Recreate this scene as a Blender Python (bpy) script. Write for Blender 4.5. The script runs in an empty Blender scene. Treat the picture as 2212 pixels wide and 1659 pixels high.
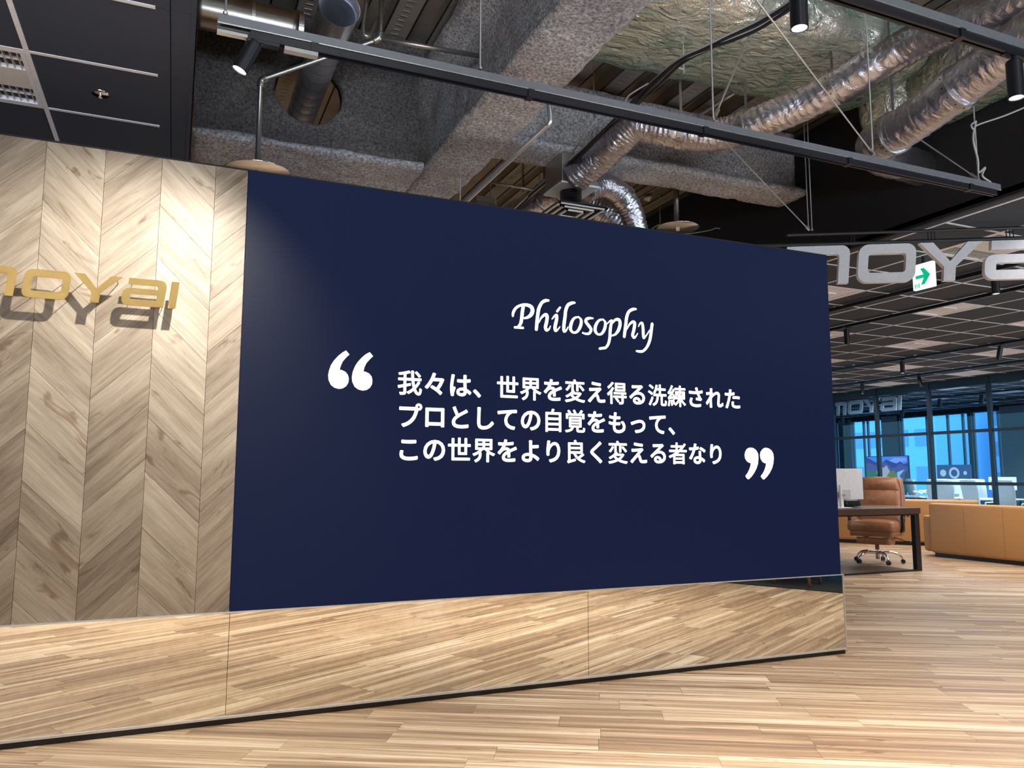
import bpy, bmesh, math, random
from mathutils import Vector, Matrix, noise
import numpy as np
random.seed(7)
R = math.radians
# ---------------------------------------------------------------- camera
IW, IH, F = 2212, 1659, 1697.287
CAM = Vector((0, 0, 1.15))
_p, _r, _y = .116919488, 2.66367517e-3, .405367006
fw = Vector((math.sin(_y)*math.cos(_p), math.cos(_y)*math.cos(_p), math.sin(_p)))
_rt = Vector((math.cos(_y), -math.sin(_y), 0)); _up = _rt.cross(fw)
rt = _rt*math.cos(_r)+_up*math.sin(_r); up = -_rt*math.sin(_r)+_up*math.cos(_r)
sc = bpy.context.scene
cd = bpy.data.cameras.new('camera'); cam = bpy.data.objects.new('camera', cd)
sc.collection.objects.link(cam); sc.camera = cam
cd.sensor_width = 36; cd.lens = 36*F/IW; cd.clip_start = .05; cd.clip_end = 300
cam.matrix_world = Matrix(((rt.x, up.x, -fw.x, CAM.x), (rt.y, up.y, -fw.y, CAM.y), (rt.z, up.z, -fw.z, CAM.z), (0, 0, 0, 1)))
# ---------------------------------------------------------------- world, lights, exposure
w = bpy.data.worlds.new('world'); sc.world = w; w.use_nodes = True
w.node_tree.nodes['Background'].inputs[0].default_value = (.22, .66, 1, 1)
w.node_tree.nodes['Background'].inputs[1].default_value = 2.5
vs = sc.view_settings; vs.view_transform = 'Standard'; vs.look = 'None'; vs.exposure = 0; vs.gamma = 1; vs.use_curve_mapping = False
C = sc.collection
def area(loc, sx, sy, power, col=(1, .95, .88), aim=None, spread=180):  # unseen panels added to light the rooms, no fixture modelled for them
    l = bpy.data.lights.new('fill_light', 'AREA'); l.shape = 'RECTANGLE'; l.size = sx; l.size_y = sy; l.energy = power; l.color = col; l.spread = R(spread)
    o = bpy.data.objects.new('fill_light', l); C.objects.link(o); o.location = loc
    if aim: o.rotation_euler = (Vector(aim)-Vector(loc)).to_track_quat('-Z', 'Y').to_euler()
    return o
def spot(loc, aim, power, deg=50, col=(1, .95, .88), size=.025, blend=.6):
    l = bpy.data.lights.new('spot_beam', 'SPOT'); l.energy = power; l.spot_size = R(deg); l.spot_blend = blend; l.color = col; l.shadow_soft_size = size
    o = bpy.data.objects.new('spot_beam', l); C.objects.link(o); o.location = loc
    o.rotation_euler = (Vector(aim)-Vector(loc)).to_track_quat('-Z', 'Y').to_euler(); return o
NEU = (1, .965, .93)
area((-.5, 1.1, 2.95), 2.4, 1.6, 72, NEU, spread=100)
area((3.2, .2, 3.0), 2.6, 1.8, 52, NEU, spread=100)
area((2.6, 2.5, 2.78), 3.8, .4, 58, NEU, spread=110)  # strip added between the rails to light the floor
area((5.95, 2.6, 3.0), 1.0, 2.2, 32, NEU, spread=120)
area((9.1, 5.6, 3.0), 2.2, 4, 120, NEU, spread=150)
area((11.6, 9.5, 3.0), 1.3, 4, 90, NEU, spread=150)
area((13.3, 12, 3.0), .8, 3, 50, NEU, spread=150)
area((17.6, 9, 3.0), 1.2, 5, 260, (.8, .92, 1), spread=150)
area((15.3, 10.5, 3.0), 1.2, 4, 200, (.8, .92, 1), spread=150)
area((2.0, 7.6, 2.6), 4.5, 3, 150, NEU)  # unseen panel added behind the feature wall to light the services
area((8.0, -5.6, 1.3), 8, 2.2, 520, (.80, .90, 1), aim=(6.6, 0, 5.0), spread=100)  # cool panel added low behind the camera, aimed up at the ceiling
area((-.5, -5.6, 1.3), 6, 2.2, 380, (.80, .90, 1), aim=(.2, 0, 5.4), spread=80)  # second added up-fill, for the left ceiling and beams
spot((.17, 3.075, 2.69), (-.33, 4.03, 1.45), 215, 105, (1, .965, .91), .02, .9)
spot((2.02, 1.96, 2.6), (2.0, 2.3, 0), 40, 70)
spot((3.03, 1.96, 2.6), (3.2, 2.6, 0), 40, 80)
# ---------------------------------------------------------------- helpers
def ray(px, py): return (rt*(px-IW/2)-up*(py-IH/2))/F+fw
def at(px, py, X=None, Y=None, Z=None, t=None):
    d = ray(px, py)
    if X is not None: t = X/d.x
    elif Y is not None: t = Y/d.y
    elif Z is not None: t = (Z-1.15)/d.z
    q = CAM+d*t; return (round(q.x, 3), round(q.y, 3), round(q.z, 3))
def visible(p, m=60):
    d = Vector(p)-CAM; z = d.dot(fw)
    if z < .1: return 0
    x = IW/2+F*d.dot(rt)/z; y = IH/2-F*d.dot(up)/z
    return -m < x < IW+m and -m < y < IH+m
def empty(name, loc=(0, 0, 0), rz=0):
    o = bpy.data.objects.new(name, None); C.objects.link(o); o.location = loc; o.rotation_euler = (0, 0, rz); return o
def tag(o, label=None, cat=None, group=None, kind=None):
    if label: o['label'] = label
    if cat: o['category'] = cat
    if group: o['group'] = group
    if kind: o['kind'] = kind
    return o
class MB:
    def __init__(s): s.v = []; s.f = []
    def add(s, v, f):
        n = len(s.v); s.v += [tuple(a) for a in v]; s.f += [tuple(i+n for i in a) for a in f]; return s
    def box(s, a, b, M=None):
        x0, y0, z0 = a; x1, y1, z1 = b
        v = [Vector(c) for c in ((x0,y0,z0),(x1,y0,z0),(x1,y1,z0),(x0,y1,z0),(x0,y0,z1),(x1,y0,z1),(x1,y1,z1),(x0,y1,z1))]
        if M: v = [M @ c for c in v]
        return s.add(v, [(0,3,2,1),(4,5,6,7),(0,1,5,4),(1,2,6,5),(2,3,7,6),(3,0,4,7)])
    def quad(s, *p): return s.add(p, [tuple(range(len(p)))])
    def tube(s, path, r, seg=10, caps=True, rf=None):
        P = [Vector(p) for p in path]; n = len(P); V = []; last = None
        for i, p in enumerate(P):
            t = (P[min(i+1, n-1)]-P[max(i-1, 0)]).normalized()
            if last is None:
                a = Vector((0, 0, 1)) if abs(t.z) < .9 else Vector((1, 0, 0)); u = (a-t*a.dot(t)).normalized()
            else: u = (last-t*last.dot(t)).normalized()
            last = u; q = t.cross(u)
            for k in range(seg):
                an = 2*math.pi*k/seg; rr = (r[i] if isinstance(r, (list, tuple)) else r)
                if rf: rr *= rf(i, k, an)
                V.append(p+u*math.cos(an)*rr+q*math.sin(an)*rr)
        Fc = [(i*seg+k, i*seg+(k+1) % seg, (i+1)*seg+(k+1) % seg, (i+1)*seg+k) for i in range(n-1) for k in range(seg)]
        if caps: Fc += [tuple(range(seg))[::-1], tuple((n-1)*seg+k for k in range(seg))]
        return s.add(V, Fc)
    def rod(s, a, b, r, seg=8): return s.tube([a, b], r, seg)
    def lathe(s, prof, M=None, seg=24):
        V = []; n = len(prof)
        for (r, z) in prof:
            for k in range(seg):
                an = 2*math.pi*k/seg; v = Vector((r*math.cos(an), r*math.sin(an), z)); V.append(M @ v if M else v)
        return s.add(V, [(i*seg+k, i*seg+(k+1) % seg, (i+1)*seg+(k+1) % seg, (i+1)*seg+k) for i in range(n-1) for k in range(seg)])
    def prism(s, poly, fn, d0, d1):        # poly 2D, fn(u, v, depth) -> point
        n = len(poly)
        return s.add([fn(u, v, d0) for u, v in poly]+[fn(u, v, d1) for u, v in poly],
                     [tuple(range(n)), tuple(range(2*n-1, n-1, -1))]+[(i, n+i, n+(i+1) % n, (i+1) % n) for i in range(n)])
    def build(s, name, m, parent=None, smooth=False, bevel=0, sub=0, loc=None, tone=None, tri=False, angle=None, seg=2):
        me = bpy.data.meshes.new(name); me.from_pydata(s.v, [], s.f)
        bm = bmesh.new(); bm.from_mesh(me); bmesh.ops.recalc_face_normals(bm, faces=bm.faces)
        if tri: bmesh.ops.triangulate(bm, faces=bm.faces)
        bm.to_mesh(me); bm.free()
        me.materials.append(m)
        if smooth: me.shade_smooth()
        o = bpy.data.objects.new(name, me); C.objects.link(o)
        if parent: o.parent = parent
        if loc: o.location = loc
        if bevel:
            b = o.modifiers.new('bevel', 'BEVEL'); b.width = bevel; b.segments = seg; b.limit_method = 'ANGLE'; b.angle_limit = R(35)
        if sub:
            b = o.modifiers.new('subdivision', 'SUBSURF'); b.levels = sub; b.render_levels = sub
        if tone is not None: settone(me, [tone]*len(me.vertices))
        return o
def settone(me, cols):
    a = me.color_attributes.new('tone', 'FLOAT_COLOR', 'POINT'); a.data.foreach_set('color', [x for c in cols for x in (c[0], c[1], c[2], 1)])
def cushion(size, bulge=.25, n=8, sq=.5):   # puffed pad vertices: superellipsoid box
    sx, sy, sz = size; V = []; Fc = []
    bm = bmesh.new(); bmesh.ops.create_cube(bm, size=2); bmesh.ops.subdivide_edges(bm, edges=bm.edges, cuts=n, use_grid_fill=True)
    for v in bm.verts:
        c = v.co; d = c.normalized(); k = 1-sq
        c2 = c*(1-k*.35)+d*k*.35*1.25
        v.co = Vector((c2.x*sx/2, c2.y*sy/2, c2.z*sz/2*(1+bulge*(1-c.x*c.x)*(1-c.y*c.y))))
    V = [v.co.copy() for v in bm.verts]; bm.verts.index_update(); Fc = [tuple(v.index for v in f.verts) for f in bm.faces]; bm.free()
    return V, Fc
def smoothpath(pts, n=6):
    P = [Vector(p) for p in pts]; P = [2*P[0]-P[1]]+P+[2*P[-1]-P[-2]]; out = []
    for i in range(1, len(P)-2):
        for j in range(n):
            t = j/n; a, b, c, d = P[i-1:i+3]
            out.append(.5*((2*b)+(c-a)*t+(2*a-5*b+4*c-d)*t*t+(3*b-a-3*c+d)*t**3))
    out.append(P[-2]); return out
# ---------------------------------------------------------------- materials
def mat(name, col, rough=.5, metal=0, emis=None, es=0, bump=None, spec=None, coat=0):
    m = bpy.data.materials.new(name); m.use_nodes = True; nt = m.node_tree; b = nt.nodes['Principled BSDF']
    b.inputs['Base Color'].default_value = (*col, 1); b.inputs['Roughness'].default_value = rough; b.inputs['Metallic'].default_value = metal
    if spec is not None: b.inputs['Specular IOR Level'].default_value = spec
    if coat: b.inputs['Coat Weight'].default_value = coat
    if emis: b.inputs['Emission Color'].default_value = (*emis, 1); b.inputs['Emission Strength'].default_value = es
    tc = nt.nodes.new('ShaderNodeTexCoord')
    n = nt.nodes.new('ShaderNodeTexNoise'); n.inputs['Scale'].default_value = bump[0] if bump else 30; n.inputs['Detail'].default_value = 5
    nt.links.new(tc.outputs['Object'], n.inputs['Vector'])
    if not emis:
        mx = nt.nodes.new('ShaderNodeMix'); mx.data_type = 'RGBA'; mx.blend_type = 'MIX'
        v = bump[2] if bump and len(bump) > 2 else .12
        mx.inputs[6].default_value = (*[c*(1-v) for c in col], 1); mx.inputs[7].default_value = (*[min(1, c*(1+v)) for c in col], 1)
        nt.links.new(n.outputs['Fac'], mx.inputs[0]); nt.links.new(mx.outputs[2], b.inputs['Base Color'])
    if bump:
        bp = nt.nodes.new('ShaderNodeBump'); bp.inputs['Strength'].default_value = bump[1]; bp.inputs['Distance'].default_value = .01
        nt.links.new(n.outputs['Fac'], bp.inputs['Height']); nt.links.new(bp.outputs[0], b.inputs['Normal'])
    return m
def ramp(nt, stops):
    r = nt.nodes.new('ShaderNodeValToRGB'); e = r.color_ramp.elements
    while len(e) > 1: e.remove(e[-1])
    e[0].position = stops[0][0]; e[0].color = (*stops[0][1], 1)
    for p, c in stops[1:]:
        x = e.new(p); x.color = (*c, 1)
    return r
def woodmat(name, rot, stretch, stops, tonev, rough, bump=.15, spec=.4):
    m = bpy.data.materials.new(name); m.use_nodes = True; nt = m.node_tree; L = nt.links; b = nt.nodes['Principled BSDF']
    g = nt.nodes.new('ShaderNodeNewGeometry'); vr = nt.nodes.new('ShaderNodeVectorRotate'); vr.rotation_type = 'EULER_XYZ'; vr.inputs['Rotation'].default_value = rot
    L.new(g.outputs['Position'], vr.inputs['Vector'])
    at_ = nt.nodes.new('ShaderNodeAttribute'); at_.attribute_name = 'tone'
    sep = nt.nodes.new('ShaderNodeSeparateColor'); L.new(at_.outputs['Color'], sep.inputs[0])
    ad = nt.nodes.new('ShaderNodeVectorMath'); ad.operation = 'MULTIPLY_ADD'; L.new(at_.outputs['Color'], ad.inputs[0]); ad.inputs[1].default_value = (37, 23, 51); L.new(vr.outputs[0], ad.inputs[2])
    def nz(sc_, scale, detail, dist=0, rough_=.6):
        mp = nt.nodes.new('ShaderNodeMapping'); mp.inputs['Scale'].default_value = sc_; L.new(ad.outputs[0], mp.inputs['Vector'])
        n = nt.nodes.new('ShaderNodeTexNoise'); n.inputs['Scale'].default_value = scale; n.inputs['Detail'].default_value = detail; n.inputs['Distortion'].default_value = dist; n.inputs['Roughness'].default_value = rough_
        L.new(mp.outputs[0], n.inputs['Vector']); return n
    s1, s2, s3 = stretch
    a = nz(s1, 1, 6, .6); c = nz(s2, 1, 8, .3, .7); k = nz(s3, 1, 3, 1.2)
    mix = nt.nodes.new('ShaderNodeMix'); mix.data_type = 'FLOAT'; mix.inputs[0].default_value = .42; L.new(a.outputs['Fac'], mix.inputs[2]); L.new(c.outputs['Fac'], mix.inputs[3])
    m2 = nt.nodes.new('ShaderNodeMath'); m2.operation = 'MULTIPLY_ADD'; L.new(sep.outputs[0], m2.inputs[0]); m2.inputs[1].default_value = tonev; 
    m3 = nt.nodes.new('ShaderNodeMath'); m3.operation = 'SUBTRACT'; L.new(mix.outputs[0], m3.inputs[0]); m3.inputs[1].default_value = tonev/2; L.new(m3.outputs[0], m2.inputs[2])
    rp = ramp(nt, stops); L.new(m2.outputs[0], rp.inputs[0])
    kr = ramp(nt, [(.62, (1, 1, 1)), (.68, (.62, .5, .42)), (.76, (.32, .24, .18))]); L.new(k.outputs['Fac'], kr.inputs[0])
    mu = nt.nodes.new('ShaderNodeMix'); mu.data_type = 'RGBA'; mu.blend_type = 'MULTIPLY'; mu.inputs[0].default_value = .8; L.new(rp.outputs[0], mu.inputs[6]); L.new(kr.outputs[0], mu.inputs[7])
    L.new(mu.outputs[2], b.inputs['Base Color']); b.inputs['Roughness'].default_value = rough; b.inputs['Specular IOR Level'].default_value = spec
    bp = nt.nodes.new('ShaderNodeBump'); bp.inputs['Strength'].default_value = bump; bp.inputs['Distance'].default_value = .004; L.new(c.outputs['Fac'], bp.inputs['Height']); L.new(bp.outputs[0], b.inputs['Normal'])
    return m
TH = math.atan2(-.488, .873)   # floor boards run along (.873, -.488)
FLOOR = woodmat('oak_floor', (0, 0, -TH), ((.45, 17, 1), (1.2, 70, 1), (2.6, 16, 1)),
    [(.34, (.20, .12, .065)), (.45, (.35, .225, .135)), (.52, (.51, .345, .205)), (.585, (.68, .52, .355)), (.67, (.84, .70, .52))], .10, .36)
CHEV = []
for a_, nm in ((R(45), 'oak_wall_rising'), (R(-45), 'oak_wall_falling')):
    CHEV.append(woodmat(nm, (0, a_, 0), ((1.6, 1, 14), (4, 1, 90), (3.5, 1, 9)),
    [(.28, (.11, .078, .05)), (.42, (.21, .16, .11)), (.55, (.31, .25, .18)), (.7, (.42, .355, .27))], .24, .5, .35))
def spraymat(name, dark, light, sc_=1.):
    m = bpy.data.materials.new(name); m.use_nodes = True; nt = m.node_tree; L = nt.links; b = nt.nodes['Principled BSDF']
    g = nt.nodes.new('ShaderNodeNewGeometry')
    n = nt.nodes.new('ShaderNodeTexNoise'); n.inputs['Scale'].default_value = 55*sc_; n.inputs['Detail'].default_value = 6; n.inputs['Roughness'].default_value = .75
    v = nt.nodes.new('ShaderNodeTexNoise'); v.inputs['Scale'].default_value = 2.2; v.inputs['Detail'].default_value = 4
    L.new(g.outputs['Position'], n.inputs['Vector']); L.new(g.outputs['Position'], v.inputs['Vector'])
    r1 = ramp(nt, [(.36, dark), (.5, tuple((a+c)/2 for a, c in zip(dark, light))), (.62, light)]); L.new(n.outputs['Fac'], r1.inputs[0])
    r2 = ramp(nt, [(.35, (.72, .70, .70)), (.65, (1, .96, .9))]); L.new(v.outputs['Fac'], r2.inputs[0])
    mu = nt.nodes.new('ShaderNodeMix'); mu.data_type = 'RGBA'; mu.blend_type = 'MULTIPLY'; mu.inputs[0].default_value = 1; L.new(r1.outputs[0], mu.inputs[6]); L.new(r2.outputs[0], mu.inputs[7])
    L.new(mu.outputs[2], b.inputs['Base Color']); b.inputs['Roughness'].default_value = .95; b.inputs['Specular IOR Level'].default_value = .1
    bp = nt.nodes.new('ShaderNodeBump'); bp.inputs['Strength'].default_value = .9; bp.inputs['Distance'].default_value = .012; L.new(n.outputs['Fac'], bp.inputs['Height']); L.new(bp.outputs[0], b.inputs['Normal'])
    return m
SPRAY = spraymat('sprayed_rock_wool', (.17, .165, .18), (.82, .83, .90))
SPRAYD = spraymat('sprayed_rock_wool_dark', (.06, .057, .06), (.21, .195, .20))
def foilmat(name, col, rough, net=False, wr=1.):
    m = bpy.data.materials.new(name); m.use_nodes = True; nt = m.node_tree; L = nt.links; b = nt.nodes['Principled BSDF']
    tc = nt.nodes.new('ShaderNodeNewGeometry'); b.inputs['Metallic'].default_value = 1; b.inputs['Roughness'].default_value = rough; b.inputs['Base Color'].default_value = (*col, 1)
    mp = nt.nodes.new('ShaderNodeMapping'); mp.inputs['Scale'].default_value = (5, 9, 9); mp.inputs['Rotation'].default_value = (.2, .3, .5); L.new(tc.outputs['Position'], mp.inputs['Vector'])
    n = nt.nodes.new('ShaderNodeTexNoise'); n.inputs['Scale'].default_value = 1.2; n.inputs['Detail'].default_value = 6; n.inputs['Distortion'].default_value = 1.5; L.new(mp.outputs[0], n.inputs['Vector'])
    v = nt.nodes.new('ShaderNodeTexVoronoi'); v.feature = 'DISTANCE_TO_EDGE'; v.inputs['Scale'].default_value = 1.7
    ad = nt.nodes.new('ShaderNodeMix'); ad.data_type = 'RGBA'; ad.inputs[0].default_value = .35; L.new(mp.outputs[0], ad.inputs[6]); L.new(n.outputs['Color'], ad.inputs[7]); L.new(ad.outputs[2], v.inputs['Vector'])
    bp = nt.nodes.new('ShaderNodeBump'); bp.inputs['Strength'].default_value = .9; bp.inputs['Distance'].default_value = .05*wr; L.new(n.outputs['Fac'], bp.inputs['Height'])
    b2 = nt.nodes.new('ShaderNodeBump'); b2.inputs['Strength'].default_value = .7; b2.inputs['Distance'].default_value = .02*wr; L.new(v.outputs['Distance'], b2.inputs['Height']); L.new(bp.outputs[0], b2.inputs['Normal']); L.new(b2.outputs[0], b.inputs['Normal'])
    if net:
        vn = nt.nodes.new('ShaderNodeTexVoronoi'); vn.feature = 'DISTANCE_TO_EDGE'; vn.inputs['Scale'].default_value = 55; vn.inputs['Randomness'].default_value = .3; L.new(tc.outputs['Position'], vn.inputs['Vector'])
        r = ramp(nt, [(.07, (1, 1, 1)), (.11, (0, 0, 0))]); L.new(vn.outputs['Distance'], r.inputs[0])
        lw = nt.nodes.new('ShaderNodeLayerWeight'); lw.inputs[0].default_value = .36
        mm = nt.nodes.new('ShaderNodeMath'); mm.operation = 'MULTIPLY_ADD'; L.new(r.outputs[0], mm.inputs[0]); mm.inputs[1].default_value = .40; L.new(lw.outputs['Facing'], mm.inputs[2]); mm.use_clamp = True
        mx = nt.nodes.new('ShaderNodeMix'); mx.data_type = 'RGBA'; mx.inputs[6].default_value = (*col, 1); mx.inputs[7].default_value = (.01, .12, .07, 1); L.new(mm.outputs[0], mx.inputs[0]); L.new(mx.outputs[2], b.inputs['Base Color'])
        iv = nt.nodes.new('ShaderNodeMath'); iv.operation = 'SUBTRACT'; iv.inputs[0].default_value = 1; L.new(mm.outputs[0], iv.inputs[1]); L.new(iv.outputs[0], b.inputs['Metallic'])
    return m
FOIL = foilmat('duct_foil', (.55, .54, .60), .36, wr=.3)
NETFOIL = foilmat('netted_foil', (1, .95, .86), .16, True, .8)
SPIRAL = mat('spiral_duct_steel', (.80, .82, .90), .30, .92, bump=(25, .05))
GALV = mat('galvanised_steel', (.5, .5, .5), .35, 1, bump=(40, .05))
BRIGHT = mat('zinc_rod', (.75, .77, .78), .3, .9)
DECK = mat('deck_steel', (.40, .37, .33), .45, .55, bump=(6, .1, .3))
DARKSTEEL = mat('old_duct_steel', (.30, .28, .25), .32, 1, bump=(8, .1, .2))
PIPE = mat('sprinkler_pipe', (.35, .35, .34), .35, .9)
RAILG = mat('channel_grey', (.16, .165, .18), .4, .3)
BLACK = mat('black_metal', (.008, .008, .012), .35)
BLACKW = mat('black_wall', (.008, .009, .013), .8)
TILE = mat('ceiling_tile_charcoal', (.044, .051, .068), .85, bump=(120, .1))
TILEL = mat('ceiling_tile_navy', (.036, .046, .074), .8, bump=(120, .1))
TBAR = mat('grid_white', (.80, .82, .90), .5)
WHITE = mat('matt_white', (.75, .74, .73), .5)
FIXT = mat('fixture_white', (.84, .84, .90), .45)
LOUV = mat('louver_satin', (.72, .70, .68), .3, .3)
BLKTRIM = mat('black_base', (.012, .011, .011), .3)
ALU = mat('aluminium_trim', (.62, .60, .58), .4, .35)
GAP = mat('dark_joint', (.02, .015, .01), .9)
WALLIN = mat('white_plaster', (.5, .5, .52), .8)
GREYW = mat('blue_grey_wall', (.16, .21, .26), .8)
PURP = mat('mauve_grey_column', (.27, .27, .35), .8)
LEATHER = mat('tan_leather', (.33, .145, .07), .36, bump=(16, .35, .35))
SOFAM = mat('cognac_leather', (.52, .255, .085), .45, bump=(60, .2, .18))
DKLEATHER = LEATHER
CHROME = mat('chrome', (.85, .85, .87), .08, 1)
DESKW = mat('walnut_top', (.06, .03, .019), .35, bump=(14, .2, .35))
CARPET = mat('dark_carpet', (.011, .012, .013), .95, bump=(200, .4, .3))
BLUEW = mat('deep_blue_panel', (.01, .05, .12), .7)
PINKWOOD = mat('rosy_beech', (.35, .18, .13), .5)
OFFW = mat('office_white', (.75, .77, .8), .5)
SIGNW = mat('sign_grey', (.50, .50, .52), .55)
SIGNE = mat('sign_return', (.75, .74, .78), .5)
MIRROR = mat('mirror_glass', (.90, .89, .82), .012, 1)
CABLEK = mat('cable_black', (.012, .012, .02), .4)
CABLEG = mat('cable_grey', (.35, .34, .33), .5)
def goldm():
    m = mat('gold_leaf', (.74, .54, .21), .38, 1, bump=(900, .6)); return m
GOLD = goldm()
def emit(name, col, s):
    m = bpy.data.materials.new(name); m.use_nodes = True; b = m.node_tree.nodes['Principled BSDF']
    b.inputs['Base Color'].default_value = (.01, .01, .01, 1); b.inputs['Emission Color'].default_value = (*col, 1); b.inputs['Emission Strength'].default_value = s; return m
LED = emit('led_panel_navy', (.0030, .0084, .041), 1.0); LED.node_tree.nodes['Principled BSDF'].inputs['Roughness'].default_value = .55
LED.node_tree.nodes['Principled BSDF'].inputs['Base Color'].default_value = (.004, .004, .004, 1)
LED.node_tree.nodes['Principled BSDF'].inputs['Specular IOR Level'].default_value = .12
LETTER = emit('led_lettering', (.93, .96, 1), 2.2)
LAMPW = emit('lamp_face', (.9, .96, 1), 12)
EXITW = emit('exit_face', (.8, 1, .97), 1.3); EXITG = emit('exit_green', (.0, .5, .22), 1)
def glass(name, tint, refl=.12):
    m = bpy.data.materials.new(name); m.use_nodes = True; nt = m.node_tree; nt.nodes.remove(nt.nodes['Principled BSDF'])
    t = nt.nodes.new('ShaderNodeBsdfTransparent'); t.inputs[0].default_value = (*tint, 1); g = nt.nodes.new('ShaderNodeBsdfGlossy'); g.inputs['Roughness'].default_value = .01
    fr = nt.nodes.new('ShaderNodeFresnel'); fr.inputs[0].default_value = 1.45; mx = nt.nodes.new('ShaderNodeMixShader')
    ge = nt.nodes.new('ShaderNodeNewGeometry'); sb = nt.nodes.new('ShaderNodeMath'); sb.operation = 'SUBTRACT'; sb.inputs[0].default_value = 1; nt.links.new(ge.outputs['Backfacing'], sb.inputs[1])
    ml = nt.nodes.new('ShaderNodeMath'); ml.operation = 'MULTIPLY'; nt.links.new(fr.outputs[0], ml.inputs[0]); nt.links.new(sb.outputs[0], ml.inputs[1])
    nt.links.new(ml.outputs[0], mx.inputs[0]); nt.links.new(t.outputs[0], mx.inputs[1]); nt.links.new(g.outputs[0], mx.inputs[2]); nt.links.new(mx.outputs[0], nt.nodes['Material Output'].inputs[0])
    return m
GLASS = glass('partition_glass', (.84, .93, 1)); DISC = glass('clear_disc', (.93, .94, .95)); WGLASS = glass('window_glass', (.8, .92, 1))
# ================================================================= STRUCTURE
# ---- floor with boards
fl = MB().box((-6, -6, -.12), (21, 22, -.004)).build('floor', GAP); tag(fl, kind='structure')
u = Vector((.873, -.488, 0)).normalized(); v = Vector((.488, .873, 0)).normalized()
PW, PL = .152, .92
planks = []
for j in range(-70, 160):
    off = random.uniform(0, PL)
    for i in range(-14, 28):
        a0 = i*PL+off; b0 = j*PW
        c = u*(a0+PL/2)+v*(b0+PW/2)
        if not (-3 < c.x < 15 and -3 < c.y < 16): continue
        planks.append(((c-CAM).length if visible(c, 250) and not (c.x < 4.1 and c.y > 4.2) else 99+(c-Vector((2, 2, 0))).length, a0, b0, random.random(), random.random(), random.random()))
planks.sort()
def plank_geo(mb, a0, b0, low=0):
    g = .0007; p = [u*(a0+g)+v*(b0+g), u*(a0+PL-g)+v*(b0+g), u*(a0+PL-g)+v*(b0+PW-g), u*(a0+g)+v*(b0+PW-g)]
    mb.add([q+Vector((0, 0, -.004)) for q in p]+p, [(4, 5, 6, 7), (0, 1, 5, 4), (1, 2, 6, 5), (2, 3, 7, 6), (3, 0, 4, 7)])
for k, (d_, a0, b0, *tn) in enumerate(planks[:300]):
    m_ = MB(); plank_geo(m_, a0, b0); m_.build('floor_board', FLOOR, fl, tone=tn)
m_ = MB(); cols = []
for k, (d_, a0, b0, *tn) in enumerate(planks[300:]): plank_geo(m_, a0, b0); cols += [tn]*8
o = m_.build('floor_board', FLOOR, fl); settone(o.data, cols); tag(o, kind='stuff')
# board-coloured sheet where boards are too small to tell apart (far office)
o = MB().box((14.9, 5, -.004), (21, 22, -.001)).build('floor_covering', CARPET, fl)
# ---- feature wall
wy = 4.028
wl = MB().box((-3.2, wy+.02, 0), (4.10, wy+.30, 2.672)).build('wall_front', BLACKW); tag(wl, kind='structure')
xs = [-.6045-.2435*k for k in range(10, 0, -1)]+[-.6045, -.361, -.1175, .126, .278]
zb, zt = .5125, 2.676
def clip(poly, x0, x1, z0, z1):
    for ax, lim, sg in ((0, x0, 1), (0, x1, -1), (1, z0, 1), (1, z1, -1)):
        out = []
        for i in range(len(poly)):
            p, q = poly[i], poly[(i+1) % len(poly)]; dp = (p[ax]-lim)*sg; dq = (q[ax]-lim)*sg
            if dp >= 0: out.append(p)
            if dp*dq < 0: t = dp/(dp-dq); out.append((p[0]+(q[0]-p[0])*t, p[1]+(q[1]-p[1])*t))
        poly = out
        if len(poly) < 3: return []
    return poly
VP = .2546
for k in range(len(xs)-1):
    x0, x1 = xs[k], xs[k+1]; up_ = 1 if (k-len(xs)) % 2 == 0 else -1   # last narrow strip rises to the right
    wid = .2435
    z = zb-.6+random.uniform(0, VP)
    while z < zt+.4:
        s0 = z; s1 = z+VP
        h = wid*up_; xe = x0+wid
        poly = [(x0, s0), (xe, s0+h), (xe, s1+h), (x0, s1)] 
        g = .0008
        poly = clip([(p[0], p[1]+(g if i in (0, 1) else -g)) for i, p in enumerate(poly)], x0+g, x1-g, zb, zt)
        if poly:
            base = .66 if up_ < 0 else .36  # falling boards toned lighter: sheen of the grain put into the colour
            MB().prism(poly, lambda a, b, d: (a, wy+d, b), 0, .02).build('wall_board', CHEV[0 if up_ > 0 else 1], wl, tone=(min(1, max(0, base+random.uniform(-.24, .24))), random.random(), random.random()))
        z = s1
for o in (MB().box((-3.2, wy-.002, 2.676), (4.105, wy+.30, 2.684)).build('wall_cap', BLACKW, wl),): pass
# plinth: mirror panels, trims, black base
base = tag(MB().box((-3.2, wy+.004, 0), (4.118, wy+.30, .03)).build('baseboard_front', BLKTRIM), kind='structure')
for a, b in ((-3.2, -1.66), (-1.658, .280), (.282, 2.198), (2.2, 4.116)):
    MB().box((a, wy-.004, .038), (b, wy+.019, .506)).build('mirror_panel', MIRROR, base)
MB().box((-3.2, wy-.010, .506), (4.122, wy+.02, .512)).build('top_trim', ALU, base)
MB().box((-3.2, wy-.010, .028), (4.122, wy+.02, .038)).build('bottom_trim', ALU, base)
MB().box((4.117, wy-.006, .03), (4.121, wy+.30, .506)).build('end_panel', BLKTRIM, base)
MB().box((4.1165, wy-.010, .038), (4.122, wy-.003, .506)).build('corner_trim', ALU, base)
# ---- LED display
sx0, sx1, sz0, sz1 = .281, 4.101, .5125, 2.676
scr = tag(MB().box((sx0, wy-.004, sz0), (sx1, wy+.019, sz1)).build('display_wall', LED), 'large navy display wall showing the Philosophy quotation, beside the oak boards', 'display')
SY = wy-.0055
def wallpt(px, py): q = at(px, py, Y=4.0225); return q[0], q[2]
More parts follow.
